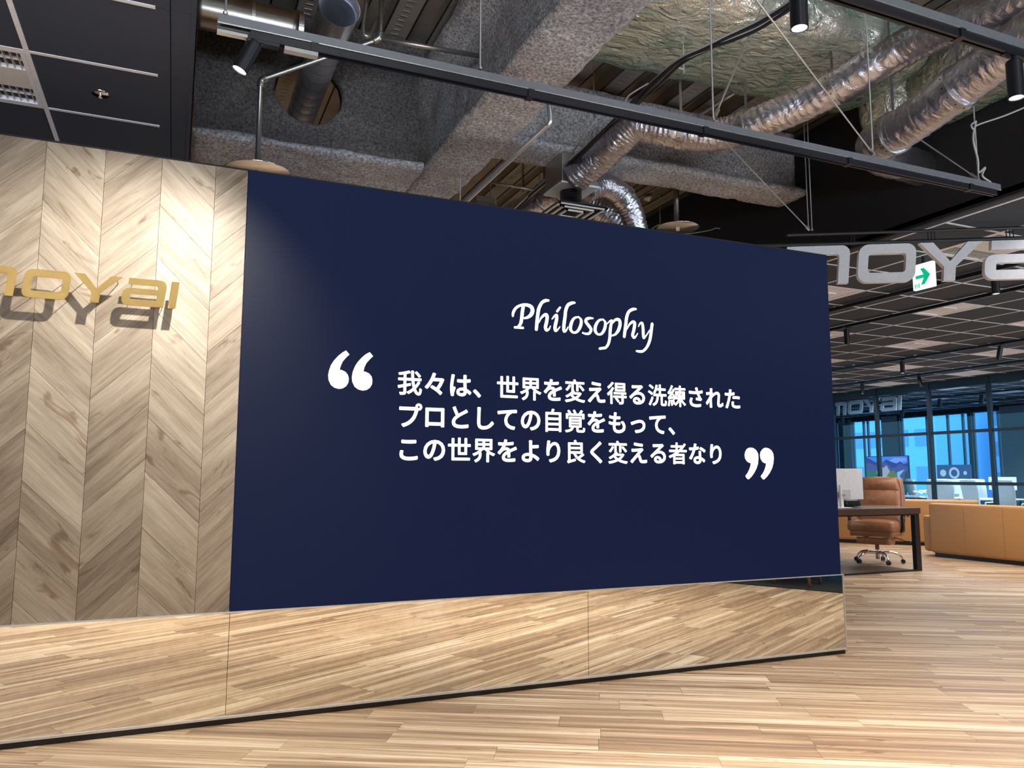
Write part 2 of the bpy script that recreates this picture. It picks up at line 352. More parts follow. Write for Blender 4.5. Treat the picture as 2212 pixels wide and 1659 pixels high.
#PHIL
PHIL = [
 [(115,340,30),(125,285,40),(165,225,38),(235,190,36),(310,188,45),(375,215,55),(392,270,58),(370,325,55),(325,360,40),(280,372,28)],
 [(262,205,50),(250,290,50),(240,380,50),(225,450,45),(195,485,30)],[(145,502,34),(195,505,34),(258,508,34)],
 [(618,125,32),(570,125,45),(520,160,45),(480,240,50),(465,330,50),(455,430,50),(445,530,45)],
 [(480,440,10),(520,360,30),(575,322,45),(598,350,50),(590,430,50),(575,500,50),(590,540,45),(625,525,25),(645,485,14)],
 [(780,222,30),(740,275,35)],
 [(665,385,14),(700,345,30),(730,335,45),(728,400,50),(710,490,50),(715,545,45),(745,535,25),(776,492,14)],
 [(985,155,30),(940,160,45),(890,190,48),(860,260,50),(850,350,50),(832,480,50),(835,555,42),(865,545,25),(891,495,14)],
 [(1040,355,20),(1075,400,40),(1068,480,48),(1025,555,40),(970,575,32),(928,530,48),(935,450,48),(975,375,35),(1042,354,22)],
 [(1243,375,20),(1200,372,35),(1155,385,45),(1140,420,45),(1180,475,48),(1215,530,45),(1190,585,38),(1140,592,30),(1097,580,25)],
 [(1385,390,20),(1415,435,40),(1410,510,48),(1370,585,40),(1315,600,32),(1275,555,48),(1280,480,48),(1325,405,35),(1387,389,22)],
 [(1437,455,14),(1480,412,22),(1515,402,20),(1500,440,40),(1485,530,48),(1478,640,46),(1460,730,42),(1420,785,38),(1380,795,38),(1337,800,34)],
 [(1510,450,20),(1560,395,38),(1610,400,50),(1622,460,52),(1600,540,50),(1555,600,34),(1500,620,20)],
 [(1845,245,30),(1800,248,45),(1745,285,46),(1715,360,50),(1705,450,50),(1690,560,50),(1682,630,45)],
 [(1715,540,10),(1755,460,30),(1805,425,42),(1828,450,50),(1815,540,50),(1800,610,48),(1820,645,42),(1845,625,25),(1870,587,14)],
 [(1880,490,14),(1905,448,28),(1935,445,40),(1945,520,48),(1950,600,46),(1955,650,40),(1985,625,22),(2040,540,18)],
 [(2073,455,48),(2060,560,50),(2040,680,48),(2000,780,42),(1945,835,38),(1900,840,38),(1857,835,30)]]
PHIL = [[(*[round(c, 4) for c in wallpt(1090+x/6.506, 630+y/6.506)], round(w_*.56/6.506/425, 4)) for x, y, w_ in s] for s in PHIL]
#ENDPHIL
groups = [[0, 1, 2], [3, 4], [5, 6], [7], [8], [9], [10], [11, 12], [13, 14], [15, 16]]
for g_ in groups:
    m_ = MB(); nn = 0
    for si in g_:
        path = smoothpath([Vector(p) for p in PHIL[si]], 8); n = len(path)
        V = []
        for i, p in enumerate(path):
            a, b = path[max(0, i-1)], path[min(n-1, i+1)]; t = Vector((b.x-a.x, b.y-a.y)).normalized(); q = Vector((-t.y, t.x))
            yy = SY-.00004*(si % 5)
            V += [(p.x+q.x*p.z, yy, p.y+q.y*p.z), (p.x-q.x*p.z, yy, p.y-q.y*p.z)]
        m_.add(V, [(2*i, 2*i+1, 2*i+3, 2*i+2) for i in range(n-1)])
        for e in (0, n-1):
            p = path[e]; m_.add([(p.x+p.z*math.cos(k*math.pi/6), SY-.00002, p.y+p.z*math.sin(k*math.pi/6)) for k in range(12)], [tuple(range(12))])
    m_.build('letter', LETTER, scr)
Q1 = [(795,235),(895,355),(800,440),(700,560),(640,680),(605,810),(680,825),(780,880),(850,970),(875,1070),(865,1190),(800,1300),(700,1365),(580,1385),(450,1350),(340,1260),(275,1120),(262,980),(290,830),(350,670),(440,530),(560,400),(680,300)]
Q2 = [(360,280),(460,300),(560,380),(620,500),(638,650),(620,850),(570,1020),(490,1180),(390,1320),(290,1415),(235,1395),(172,1300),(250,1190),(310,1070),(350,950),(368,830),(310,828),(230,775),(165,670),(145,560),(165,430),(220,340),(290,290)]
QS = [[wallpt(690+(x+dx)/13.83, 740+(y+dy)/13.83) for x, y in Q1] for dx, dy in ((0, 0), (708, 50))]+[[wallpt(1600+(x+dx)/16.59, 950+(y+dy)/16.59) for x, y in Q2] for dx, dy in ((0, 0), (550, 8))]
for q in QS:
    MB().prism(q, lambda a, b, d: (a, SY+d, b), 0, .0012).build('quotation_mark', LETTER, scr, tri=True)
# Japanese lines, one mesh per character
def charmesh(ch, size, off):
    c = bpy.data.curves.new('txt', 'FONT'); c.body = ch; c.size = size; c.offset = off; c.resolution_u = 4
    o = bpy.data.objects.new('txt', c); C.objects.link(o); bpy.context.view_layer.update()
    me = bpy.data.meshes.new_from_object(o.evaluated_get(bpy.context.evaluated_depsgraph_get())); dx = o.dimensions.x
    bpy.data.objects.remove(o); return me, dx
_, w1 = charmesh('口', 1, 0); _, w2 = charmesh('口口', 1, 0); ADV = w2-w1
CELL = .1412; S = CELL/ADV*.985
for line, zc in (('我々は、世界を変え得る洗練された', 1.643), ('プロとしての自覚をもって、', 1.468), ('この世界をより良く変える者なり', 1.292)):
    for k, ch in enumerate(line):
        me0, _ = charmesh(ch, S, 0); nv = len(me0.vertices); V = []; Fc = []; e_ = .0024 if ch > '一' else .0036
        co = [v_.co.copy() for v_ in me0.vertices]; pf = [tuple(p_.vertices) for p_ in me0.polygons]
        for q_ in range(8):
            dx_, dy_ = e_*math.cos(q_*math.pi/4), e_*math.sin(q_*math.pi/4)
            V += [(c_.x+dx_, c_.y+dy_, q_*.00002) for c_ in co]; Fc += [tuple(i_+q_*nv for i_ in f_) for f_ in pf]
        me = bpy.data.meshes.new('character'); me.from_pydata(V, [], Fc)
        me.name = 'character'; me.materials.clear(); me.materials.append(LETTER)
        o = bpy.data.objects.new('character', me); C.objects.link(o); o.parent = scr
        o.rotation_euler = (R(90), 0, 0); o.location = (1.066+CELL*k, SY-.0002, zc-.378*CELL*1.0)
# ---- ceilings
ZC = 3.06
def dropped(x0, x1, y0, y1, gx0, px, gy0, py, tilem, border, bars, name, fixtures, nmax):
    top = tag(MB().box((x0, y0, ZC+.02), (x1, y1, ZC+.06)).build(name, tilem), kind='structure')
    tiles = []
    i0 = math.ceil((x0-gx0)/px-.999); 
    nx = range(math.floor((x0-gx0)/px), math.ceil((x1-gx0)/px)); ny = range(math.floor((y0-gy0)/py), math.ceil((y1-gy0)/py))
    for i in nx:
        for j in ny:
            if (i, j) in fixtures: continue
            a = (max(x0, gx0+i*px)+.002, max(y0, gy0+j*py)+.002); b = (min(x1, gx0+(i+1)*px)-.002, min(y1, gy0+(j+1)*py)-.002)
            if b[0]-a[0] < .02 or b[1]-a[1] < .02: continue
            c = Vector(((a[0]+b[0])/2, (a[1]+b[1])/2, ZC)); tiles.append(((c-CAM).length if visible(c, 120) else 99+(c-CAM).length, a, b))
    tiles.sort()
    for d_, a, b in tiles[:nmax]: MB().box((*a, ZC), (*b, ZC+.02)).build('ceiling_tile', tilem, top)
    m_ = MB()
    for d_, a, b in tiles[nmax:]: m_.box((*a, ZC), (*b, ZC+.02))
    if m_.v: tag(m_.build('ceiling_tile', tilem, top), kind='stuff')
    for i in nx:
        x = gx0+i*px
        if x0 < x < x1 and (name != 'ceiling' or x < -.4): MB().box((x-.011, max(y0, bars[0]), ZC-.004), (x+.011, min(y1, bars[1]), ZC+.003)).build('grid_bar', TBAR, top)
    for j in ny:
        y = gy0+j*py
        if y0 < y < y1: MB().box((bars[2], y-.011, ZC-.003), (bars[3], y+.011, ZC+.004)).build('grid_bar', TBAR, top)
    return top
left_fix = {(-1-1, 1)}
cl = dropped(-6, 0, -6, 9, -.155-.545*1, .545 if False else .6, 3.36, .602, TILEL, .155, (-6, 9, -6, -.157), 'ceiling', {(-1, 1)}, 60)
FIX = {(i, j) for i in range(1, 26, 3) for j in range(-11, 26, 3)}
GX, PX, GY, PY = 5.265, .605, 5.23, .62
cr = dropped(5.15, 20.6, -6, 22, GX, PX, GY, PY, TILE, .1, (-6, 22, 5.27, 20.6), 'ceiling.001', FIX, 290)
MB().box((-.02, -6, ZC-.003), (0, 9, 4.27)).build('fascia', TILEL, cl)
tag(MB().box((5.15, -6, ZC-.002), (5.19, 22, 4.27)).build('wall_bulkhead', BLACKW), kind='structure')
tag(MB().box((-6, 12, 0), (5.15, 12.2, 4.4)).build('wall_rear', BLACKW), kind='structure')
tag(MB().box((-6.2, -6, 0), (-6, 12, 4.4)).build('wall_left', WALLIN), kind='structure')
tag(MB().box((-6, -6.2, 0), (21, -6, 4.4)).build('wall_behind', WALLIN), kind='structure')
tag(MB().box((5.15, 22, 0), (21, 22.2, 4.4)).build('wall_far', BLACKW), kind='structure')
# fixtures in the right ceiling
fl_src = None
FLAB = {(1, 1): 'pale square ceiling fixture cut off by the display edge, under the grey letter m', (4, 1): 'large pale ceiling fixture just below the exit sign',
 (4, 4): 'pale ceiling fixture cut off by the display edge beside the unlit spotlight', (7, 4): 'pale ceiling fixture between the second and third ceiling tracks',
 (7, 1): 'pale ceiling fixture cut off by the right edge above the tilted spotlight', (10, 4): 'pale ceiling fixture behind the tilted spotlight at the right', (7, 7): 'sliver of pale ceiling fixture at the display edge before the third track',
 (10, 7): 'pale ceiling fixture behind the lit spotlight of the third track', (13, 7): 'pale ceiling fixture just above the glass partition at the right', (13, 10): 'pale ceiling fixture just above the glass partition at the left',
 (10, 10): 'sliver of pale ceiling fixture at the display edge behind the third track', (16, 7): 'pale ceiling fixture at the right edge behind the glass', (16, 10): 'nearest pale ceiling fixture behind the third glass bay',
 (16, 13): 'pale ceiling fixture behind the far letter y', (19, 10): 'pale ceiling fixture right of the last partition post', (19, 13): 'second pale ceiling fixture back in the third glass bay',
 (19, 16): 'pale ceiling fixture behind the second o of the far letters', (22, 13): 'farthest pale ceiling fixture near the last partition post', (22, 16): 'farthest pale ceiling fixture in the third glass bay', (22, 19): 'farthest pale ceiling fixture behind the left glass bay'}
FLAB[(19, 16)] = 'pale ceiling fixture behind the far letters, second row from the glass'
def fixture(i, j, src=None):
    x, y = GX+(i+.5)*PX, GY+(j+.5)*PY
    lab = FLAB[(i, j)]
    if src is None:
        t = empty('ceiling_fixture', (x, y, ZC))
        m_ = MB(); h = PX/2-.012; k = PY/2-.012; r_ = .04
        for a, b in (((-h, -k), (h, -k+r_)), ((-h, k-r_), (h, k)), ((-h, -k+r_), (-h+r_, k-r_)), ((h-r_, -k+r_), (h, k-r_))): m_.box((*a, -.002), (*b, .012))
        m_.build('frame', FIXT, t)
        MB().box((-h+r_, -k+r_, .004), (h-r_, k-r_, .016)).build('diffuser', FIXT, t)
        MB().box((-.13, -.09, -.006), (.13, .09, .004)).build('center_plate', WHITE, t, bevel=.004)
    else:
        t = src.copy(); C.objects.link(t); t.location = (x, y, ZC)
        for c in src.children: d = c.copy(); C.objects.link(d); d.parent = t
    tag(t, lab, 'light fixture', 'square recessed fixtures in the dark grid ceiling'); return t
src = None
for (i, j) in sorted(FIX):
    if (i, j) == (1, -2): continue
    x, y = GX+(i+.5)*PX, GY+(j+.5)*PY
    if (i, j) in FLAB: t = fixture(i, j, src); src = src or t
    else: MB().box((x-.3, y-.3, ZC), (x+.3, y+.3, ZC+.02)).build('blank_panel', FIXT, cr)
def louver(x0, x1, y0, y1, label, along):
    t = tag(empty('louver_light', ((x0+x1)/2, (y0+y1)/2, ZC)), label, 'light fixture'); cx, cy = (x0+x1)/2, (y0+y1)/2
    hx, hy = (x1-x0)/2-.012, (y1-y0)/2-.012
    m_ = MB()
    for a, b in (((-hx, -hy), (hx, -hy+.02)), ((-hx, hy-.02), (hx, hy)), ((-hx, -hy+.02), (-hx+.02, hy-.02)), ((hx-.02, -hy+.02), (hx, hy-.02))): m_.box((*a, -.003), (*b, .06))
    m_.build('frame', FIXT, t); MB().box((-hx+.02, -hy+.02, .05), (hx-.02, hy-.02, .06)).build('reflector', WHITE, t)
    MB().box((-hx+.02, -.10, -.001), (hx-.02, .10, .02)).build('center_cover', WHITE, t)
    for s in (-1, 1):
        for k in range(18):
            xx = -hx+.035+k*(2*hx-.07)/17; MB().box((xx-.002, min(s*.1, s*(hy-.02)), 0), (xx+.002, max(s*.1, s*(hy-.02)), .045)).build('louver_blade', LOUV, t)
        MB().box((-hx+.02, s*.185-.002, .004), (hx-.02, s*.185+.002, .045)).build('louver_rail', LOUV, t)
    return t
louver(GX+PX, GX+2*PX, GY-2*PY, GY-PY, 'louvered fluorescent fixture in the ceiling right behind the hanging grey letters', 0)
louver(-1.30, -.70, 3.962, 4.564, 'louvered light fixture in the navy ceiling at the top left', 0)
def sprinkler(x, y, label):
    t = tag(empty('ceiling_sprinkler', (x, y, ZC)), label, 'sprinkler')
    MB().lathe([(.001, -.006), (.038, -.006), (.042, -.001), (.042, .002)]).build('escutcheon', CHROME, t, smooth=True)
    MB().lathe([(.001, -.026), (.012, -.026), (.012, -.024), (.005, -.018), (.007, -.006)], seg=12).build('nozzle', BRIGHT, t, smooth=True)
sprinkler(-.426, 4.276, 'small round silver sprinkler head in the navy ceiling tile')
# ---- deck
m_ = MB(); x = -.6; prof = []
while x < 5.3:
    prof += [(x, 4.27), (x+.17, 4.27), (x+.185, 4.37), (x+.32, 4.37), (x+.335, 4.31), (x+.44, 4.31), (x+.455, 4.37), (x+.595, 4.37)]; x += .61
for (xa, za), (xb, zb_) in zip(prof[:-1], prof[1:]): m_.quad((xa, -6, za), (xb, -6, zb_), (xb, 12, zb_), (xa, 12, za))
dk = tag(m_.build('ceiling.002', DECK), kind='structure')
tag(MB().box((-6, -6, 4.40), (21, 22, 4.5)).build('ceiling.003', BLACKW), kind='structure')
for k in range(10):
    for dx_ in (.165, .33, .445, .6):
        xq = -.6+.61*k+dx_; zq = 4.268 if dx_ in (.165, .6) else 4.308; MB().box((xq-.006, -5, zq-.003), (xq+.006, 12, zq)).build('deck_fold_line', BLACK, dk)  # thin black strips along the deck folds, darkening the rib edges
# embossed slots on the deck ribs
m_ = MB()
for k in range(0, 10):
    x = -.6+.61*k+.07
    for i in range(120):
        y = 3.0+i*.06; m_.box((x-.025, y, 4.267), (x+.025, y+.012, 4.272))
tag(m_.build('rib_emboss', GALV, dk), kind='stuff')
# ---- sprayed beams
def sweep(prof, axis, a, b, step=.045, amp=.016, closed=False, dens=.035):
    P = []
    for (p, q), (r_, s) in zip(prof[:-1], prof[1:]):
        n = max(1, int(math.hypot(r_-p, s-q)/dens)); P += [(p+(r_-p)*i/n, q+(s-q)*i/n) for i in range(n)]
    P.append(prof[-1])
    for _ in range(4): P = [P[0]]+[((P[i-1][0]+2*P[i][0]+P[i+1][0])/4, (P[i-1][1]+2*P[i][1]+P[i+1][1])/4) for i in range(1, len(P)-1)]+[P[-1]]
    n = len(P); N = []
    for i in range(n):
        p, q = P[max(0, i-1)], P[min(n-1, i+1)]; d = Vector((q[0]-p[0], q[1]-p[1])).normalized(); N.append((-d.y, d.x))
    m = int((b-a)/step)+1; V = []
    for i in range(m+1):
        t = a+(b-a)*i/m
        for (p, q), (nx_, nz_) in zip(P, N):
            w3 = Vector((p, t, q)); h = (noise.noise(w3*9)*.6+noise.noise(w3*28)*.4+noise.noise(w3*2.4)*1.1)*amp
            c = (p+nx_*h, q+nz_*h); V.append((c[0], t, c[1]) if axis == 'Y' else (t, c[0], c[1]))
    Fc = [(i*n+k, i*n+k+1, (i+1)*n+k+1, (i+1)*n+k) for i in range(m) for k in range(n-1)]
    Fc += [tuple(range(n)), tuple(m*n+k for k in range(n))]
    return V, Fc
def Hprof(c0, c1, zb_, th=.07, web=.11, top=4.27):
    c = (c0+c1)/2; a = c-web/2; b = c+web/2; w = c1-c0
    return [(c0-.0, top), (c0, top-.09), (a, top-.12), (a, zb_+th+.03), (c0+.03, zb_+th), (c0, zb_+th*.6), (c0+.02, zb_), (c1-.02, zb_), (c1, zb_+th*.6), (c1-.03, zb_+th), (b, zb_+th+.03), (b, top-.12), (c1, top-.09), (c1, top)]
def beam(name, prof, axis, a, b, label, m=SPRAY, **k):
    V, Fc = sweep(prof, axis, a, b, **k); o = MB().add(V, Fc).build(name, m, smooth=True); return tag(o, label, 'beam')
beam('sprayed_beam', Hprof(1.59, 2.06, 3.42), 'Y', -1, 11.9, 'wide grey fireproofed beam running diagonally away across the top middle')
beam('sprayed_beam', [(5.27, 4.24)]+Hprof(5.10, 5.56, 3.62, .08)[3:-3]+[(5.38, 4.24)], 'X', 2.0, 5.04, 'shorter grey fireproofed beam ending beside the black bulkhead, right of the diagonal beam')
g1 = empty('sprayed_girder', (0, 5.5, 3.4)); tag(g1, 'deep grey fireproofed girder pierced by a round duct opening, above the oak wall', 'girder')
V, Fc = sweep([(5.5, 3.44), (5.27, 3.42), (5.22, 3.38), (5.24, 3.34), (5.95, 3.34), (6.0, 3.38), (5.96, 3.42), (5.52, 3.44)], 'X', .012, 1.56)
MB().add([(a, b-5.5, c-3.4) for a, b, c in V], Fc).build('bottom_flange', SPRAY, g1, smooth=True)
hc = (.762, 3.852); hr = .238
V = []; Fc = []; NA, NR = 96, 22
X0, X1, Z0, Z1 = .012, 1.56, 3.40, 4.255
for yo in (5.42, 5.54):
    for i in range(NR+1):
        f = (i/NR)
        for k in range(NA):
            an = 2*math.pi*k/NA; c_, s_ = math.cos(an), math.sin(an)
            tx = ((X1-hc[0]) if c_ > 0 else (X0-hc[0]))/c_ if abs(c_) > 1e-6 else 1e9; tz = ((Z1-hc[1]) if s_ > 0 else (Z0-hc[1]))/s_ if abs(s_) > 1e-6 else 1e9
            rr = hr*(1+.03*noise.noise(Vector((c_*4, s_*4, 1))))+(min(tx, tz)-hr)*f
            x, z = hc[0]+c_*rr, hc[1]+s_*rr; h = (noise.noise(Vector((x*7, yo, z*7)))*.022+noise.noise(Vector((x*22, yo, z*22)))*.01)
            V.append((x, yo-5.5+h, z-3.4))
n0 = (NR+1)*NA
Fc = [(b+i*NA+k, b+i*NA+(k+1) % NA, b+(i+1)*NA+(k+1) % NA, b+(i+1)*NA+k) for b in (0, n0) for i in range(NR) for k in range(NA)]
Fc += [(k, (k+1) % NA, n0+(k+1) % NA, n0+k) for k in range(NA)]
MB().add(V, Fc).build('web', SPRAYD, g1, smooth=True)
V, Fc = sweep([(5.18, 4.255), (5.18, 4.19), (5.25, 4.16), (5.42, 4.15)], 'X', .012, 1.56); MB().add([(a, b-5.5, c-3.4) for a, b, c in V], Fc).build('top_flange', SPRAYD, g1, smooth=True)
# ================================================================= CEILING SERVICES
def single(name, mb, m, label, cat, group=None, **k): return tag(mb.build(name, m, **k), label, cat, group)
# spiral duct through the girder
t = tag(empty('spiral_duct', (.77, 5.4, 3.8)), 'shiny spiral steel duct poking through the round hole of the dark girder', 'duct')
def DL(a): return Vector((.775, a, 3.90))-Vector((.77, 5.4, 3.8))
MB().tube([DL(4.48+.04*i) for i in range(45)], [.104+(.003 if i % 3 == 0 else 0) for i in range(45)], 40, caps=False).build('duct_body', SPIRAL, t, smooth=True)
MB().tube([DL(4.40), DL(4.405), DL(4.62), DL(4.625), DL(4.70)], [.122, .118, .118, .110, .108], 40, caps=False).build('open_collar', SPIRAL, t, smooth=True)
for i in range(12): MB().tube([DL(4.80+.125*i), DL(4.804+.125*i)], .1085, 40, caps=False).build('seam', BLACK, t)
MB().tube([DL(4.74), DL(4.78)], .115, 40, caps=False).build('clamp_band', GALV, t)
t = tag(empty('round_duct', (.3, 4.7, 3.8)), 'dull steel round duct running sideways at the top edge above the rail', 'duct')
MB().tube([(-.32+.05*i, 0, .07) for i in range(13)], .11, 40).build('duct_body', DARKSTEEL, t, smooth=True)
MB().tube([(.0, 0, .07), (.02, 0, .07)], .112, 40).build('seam', GALV, t); MB().tube([(.27, 0, .07), (.30, 0, .07)], .113, 40).build('seam', GALV, t)
m_ = MB()
for a in (-.9, -1.9): m_.box((.13, math.sin(a)*.112-.008, .07-.12), (.15, math.sin(a)*.112+.008, .07-.10))
m_.build('screw', BRIGHT, t)
# big foil-wrapped ducts in green net
def netduct(name, p0, p1, wy_, hz, label, end=(0, 1)):
    V = []; seg = 36; n = 60; x0, x1 = p0[0], p1[0]; cy, cz = p0[1], p0[2]
    for i in range(n+1):
        f = i/n; x = x0+(x1-x0)*f; e = 1
        if end[1]: e = min(1, math.sqrt(max(0, 1-max(0, (f*abs(x1-x0)-(abs(x1-x0)-.28))/.28)**2.6)))
        if end[0]: e = min(e, math.sqrt(max(0, 1-max(0, (.28-f*abs(x1-x0))/.28)**2.6)))
        e = max(e, .05)
        for k in range(seg):
            an = 2*math.pi*k/seg; c_, s_ = math.cos(an), math.sin(an); q = 3.4
            rr = 1/((abs(c_)**q+abs(s_)**q)**(1/q)); y = c_*rr*wy_/2*e; z = s_*rr*hz/2*e
            h = 1+.05*noise.noise(Vector((x*2.2, y*3, z*3+cz)))+.03*noise.noise(Vector((x*7, y*7, z*7)))+.018*math.sin(x*19+3*noise.noise(Vector((y*3, z*3, x))))
            V.append((x-x0, y*h, z*h))
    m_ = MB().add(V, [(i*seg+k, i*seg+(k+1) % seg, (i+1)*seg+(k+1) % seg, (i+1)*seg+k) for i in range(n) for k in range(seg)]+[tuple(range(seg))[::-1], tuple(n*seg+k for k in range(seg))])
    return single(name, m_, NETFOIL, label, 'insulated duct', loc=(x0, cy, cz), smooth=True)
netduct('wrapped_duct', (2.15, 3.95, 4.07), (4.72, 3.95, 4.07), .98, .36, 'long insulated duct in silver foil and green net right of the diagonal beam')
netduct('wrapped_duct', (2.9, 2.45, 4.05), (4.2, 2.45, 4.05), .5, .3, 'small silver and green netted duct section at the top edge behind the black rail', (1, 1))
netduct('wrapped_duct', (.2, 3.35, 4.05), (1.62, 3.35, 4.05), .5, .32, 'green netted duct end at the very top left of the diagonal beam', (0, 1))
netduct('wrapped_duct', (4.74, 3.55, 3.98), (5.13, 3.55, 3.98), .9, .5, 'dark netted duct section joining behind the two flexible ducts', (1, 0))
# green round end
V = []
o = netduct('wrapped_duct', at(1880, 215, t=5.9), (at(2135, 235, t=5.5)[0], 0, 0), .48, .50, 'green netted duct with a rounded end, in front of the black bulkhead', (1, 1))
# flexible ducts
def flex(path, r, label, straps=(), seg=40, m=FOIL, step=6):
    P = smoothpath(path, 22); o0 = P[0]; n = len(P)
    def rf(i, k, an): return 1+.055*abs(noise.noise(Vector((i*.42, math.cos(an)*2.2, math.sin(an)*2.2+r*50))))*2+.02*math.sin(i*1.9+3*math.cos(an))-.03
    t = tag(empty('flexible_duct', o0), label, 'flexible duct')
    MB().tube([p-o0 for p in P], r, seg, rf=rf).build('foil_sleeve', m, t, smooth=True)
    for f in straps:
        i = int(f*(n-2)); p = P[i]; d = (P[i+1]-P[i]).normalized(); a = p-d*.02-o0; b = p+d*.02-o0
        s = MB().tube([a, b], r*1.10, seg).build('strap', GALV, t)
        q = MB()
        side = d.cross(Vector((0, 0, 1))).normalized(); c = p-o0+Vector((0, 0, r*.6)); 
        q.box((-.011, -.001, 0), (.011, .001, 4.33-p.z-r*.6), Matrix.Translation(c+side*r*.75) @ Vector((1, 0, 0)).rotation_difference(d).to_matrix().to_4x4() if False else Matrix.Translation(c)); q.build('hanger_strap', GALV, t)
        hs = MB()
        for k in range(14):
            an = 2*math.pi*k/14; up_ = (Vector((0, 0, 1))-d*d.z).normalized(); sd = d.cross(up_); e = (up_*math.cos(an)+sd*math.sin(an))
            hs.tube([p-o0+e*r*1.09, p-o0+e*r*1.115], .005, 6)
        hs.build('strap_hole', BLACK, s)
    return t
flex([at(1238,388,t=6.0), at(1285,350,t=5.9), at(1335,305,t=5.75), at(1378,272,t=5.65), at(1440,283,t=5.6), at(1510,293,t=5.55), at(1570,287,t=5.5), at(1645,262,t=5.35), at(1740,222,t=5.2), at(1850,165,t=5.0), at(1960,100,t=4.8), at(2065,48,t=4.5), at(2200,5,t=4.2), at(2330,-40,t=4.0)],
     .112, 'long wrinkled silver flexible duct running from the square box up to the top right', (.115*3.0, .51, .66))
flex([at(2360,-15,t=3.8), at(2225,75,t=4.1), at(2110,160,t=4.4), at(2010,235,t=4.7), at(1940,283,t=4.95), at(1893,310,t=5.2), at(1905,338,t=5.5), at(1950,352,t=5.8), at(2010,372,t=6.1)],
     .125, 'silver flexible duct hooking back on itself, below the long one at the right', (.30, .52))
flex([at(1266,412,t=6.25), at(1300,400,t=6.35), at(1335,415,t=6.4), at(1362,452,t=6.45), at(1378,510,t=6.5)], .095, 'short silver flexible duct curving down from the right side of the square box', (.6,))
flex([at(1100,470,t=7.2), at(1150,448,t=7.0), at(1205,420,t=6.8), at(1240,408,t=6.6)], .13, 'dull flexible duct passing behind the square box on its left', (.5,))
flex([at(1270,440,t=7.2), at(1310,462,t=7.2), at(1350,500,t=7.2)], .11, 'small flexible duct below the black neck, just above the display', (.4,))
# diffuser box
bx = Vector(at(1233, 395, t=6.15)); t = tag(empty('air_terminal', bx), 'galvanised plenum box with black neck and square diffuser above the display', 'air diffuser')
MB().box((-.15, -.15, -.06), (.15, .15, .17)).build('plenum_box', GALV, t, bevel=.004)
MB().box((-.16, -.16, -.075), (.16, .16, -.06)).build('white_collar', WHITE, t)
MB().lathe([(.085, -.075), (.085, -.17), (.09, -.17), (.09, -.20)], seg=32).build('neck', BLACK, t, smooth=True)
m_ = MB(); m_.lathe([(.12, -.17), (.29, -.235), (.30, -.25)], Matrix.Rotation(R(45), 4, 'Z'), 4); m_.build('diffuser_hood', BLACK, t)
for r_ in (.20, .14, .08):
    m_ = MB()
    for a, b in (((-r_, -r_), (r_, -r_+.014)), ((-r_, r_-.014), (r_, r_)), ((-r_, -r_), (-r_+.014, r_)), ((r_-.014, -r_), (r_, r_))): m_.box((*a, -.255-.01*(.2-r_)), (*b, -.245))
    m_.build('diffuser_ring', WHITE, t)
# rails
def rail(y, x0, x1, z, label, lip=True):
    t = tag(empty('lighting_rail', (x0, y, z)), label, 'lighting rail'); L_ = x1-x0
    m_ = MB(); m_.box((0, -.020, .0), (L_, -.018, .034)).box((0, .018, .0), (L_, .020, .034)).box((0, -.020, .034), (L_, .020, .036)); m_.build('steel_channel', RAILG, t)
    MB().box((0, -.0225, -.002), (L_, -.018, .001)).build('channel_lip', BRIGHT, t)
    m_ = MB(); m_.box((.12, -.017, -.034), (L_-.03, -.006, -.003)).box((.12, .006, -.034), (L_-.03, .017, -.003)).box((.12, -.006, -.012), (L_-.03, .006, -.003)); m_.build('track', BLACK, t)
    k = .35
    while k < L_-.2:
        MB().box((k, -.024, -.036), (k+.03, .024, -.0)).build('track_clip', BLACK, t); k += .95
    return t
t1 = rail(3.05, .075, 4.50, 2.868, 'long grey and black lighting rail crossing the ceiling above the display')
MB().box((.0, -.012, -.034), (.12, .012, -.022)).build('end_bar', GALV, t1)
MB().box((.25, -.016, -.052), (.38, .016, -.036)).build('connector', CABLEG, t1)
t2 = rail(1.952, 1.4, 3.6, 2.868, 'second lighting rail crossing the top right corner')
def spotlight(p, d, label, L_=.16, r_=.031, arm=None, group=None, lamp=LAMPW, mount=None):
    t = tag(empty('spotlight', p), label, 'spotlight', group); d = Vector(d).normalized(); q = Vector((0, 0, -1)).rotation_difference(d).to_matrix().to_4x4()
    MB().lathe([(.001, .0), (r_*.9, .0), (r_, -.006), (r_, -L_), (r_*.86, -L_), (r_*.82, -L_+.008)], q, 28).build('housing', BLACK, t, smooth=False)
    MB().lathe([(.001, -L_+.004), (r_*.84, -L_+.004)], q, 28).build('lamp_face', lamp, t)
    if mount:
        m_ = Vector(mount)-Vector(p)
        MB().rod(Vector((0, 0, 0))+d*.01, m_, .008).build('neck', BLACK, t)
        MB().box((m_.x-.06, m_.y-.016, m_.z-.004), (m_.x+.06, m_.y+.016, m_.z+.02)).build('adapter', BLACK, t)
    return t
s0 = Vector(at(551, 92, Y=3.06)); s1 = Vector(at(517, 152, Y=3.07))
spotlight(s0, s1-s0, 'black cylinder spotlight aimed down at the oak wall, left end of the long rail', (s1-s0).length, .031, mount=(s0.x+.03, 3.05, 2.825))
p = Vector(at(1727, 62, Y=1.952)); spotlight((p.x, p.y, 2.815), (0, 0, -1), 'black cylinder spotlight shining straight down at the top edge, right of center', 2.815-p.z, .030, mount=(p.x, p.y, 2.835))
p = Vector(at(2196, 212, Y=1.952)); spotlight((p.x, p.y, 2.815), (0, 0, -1), 'black cylinder spotlight cut by the right edge of the photo, under the second rail', 2.815-p.z, .030, mount=(p.x, p.y, 2.835))
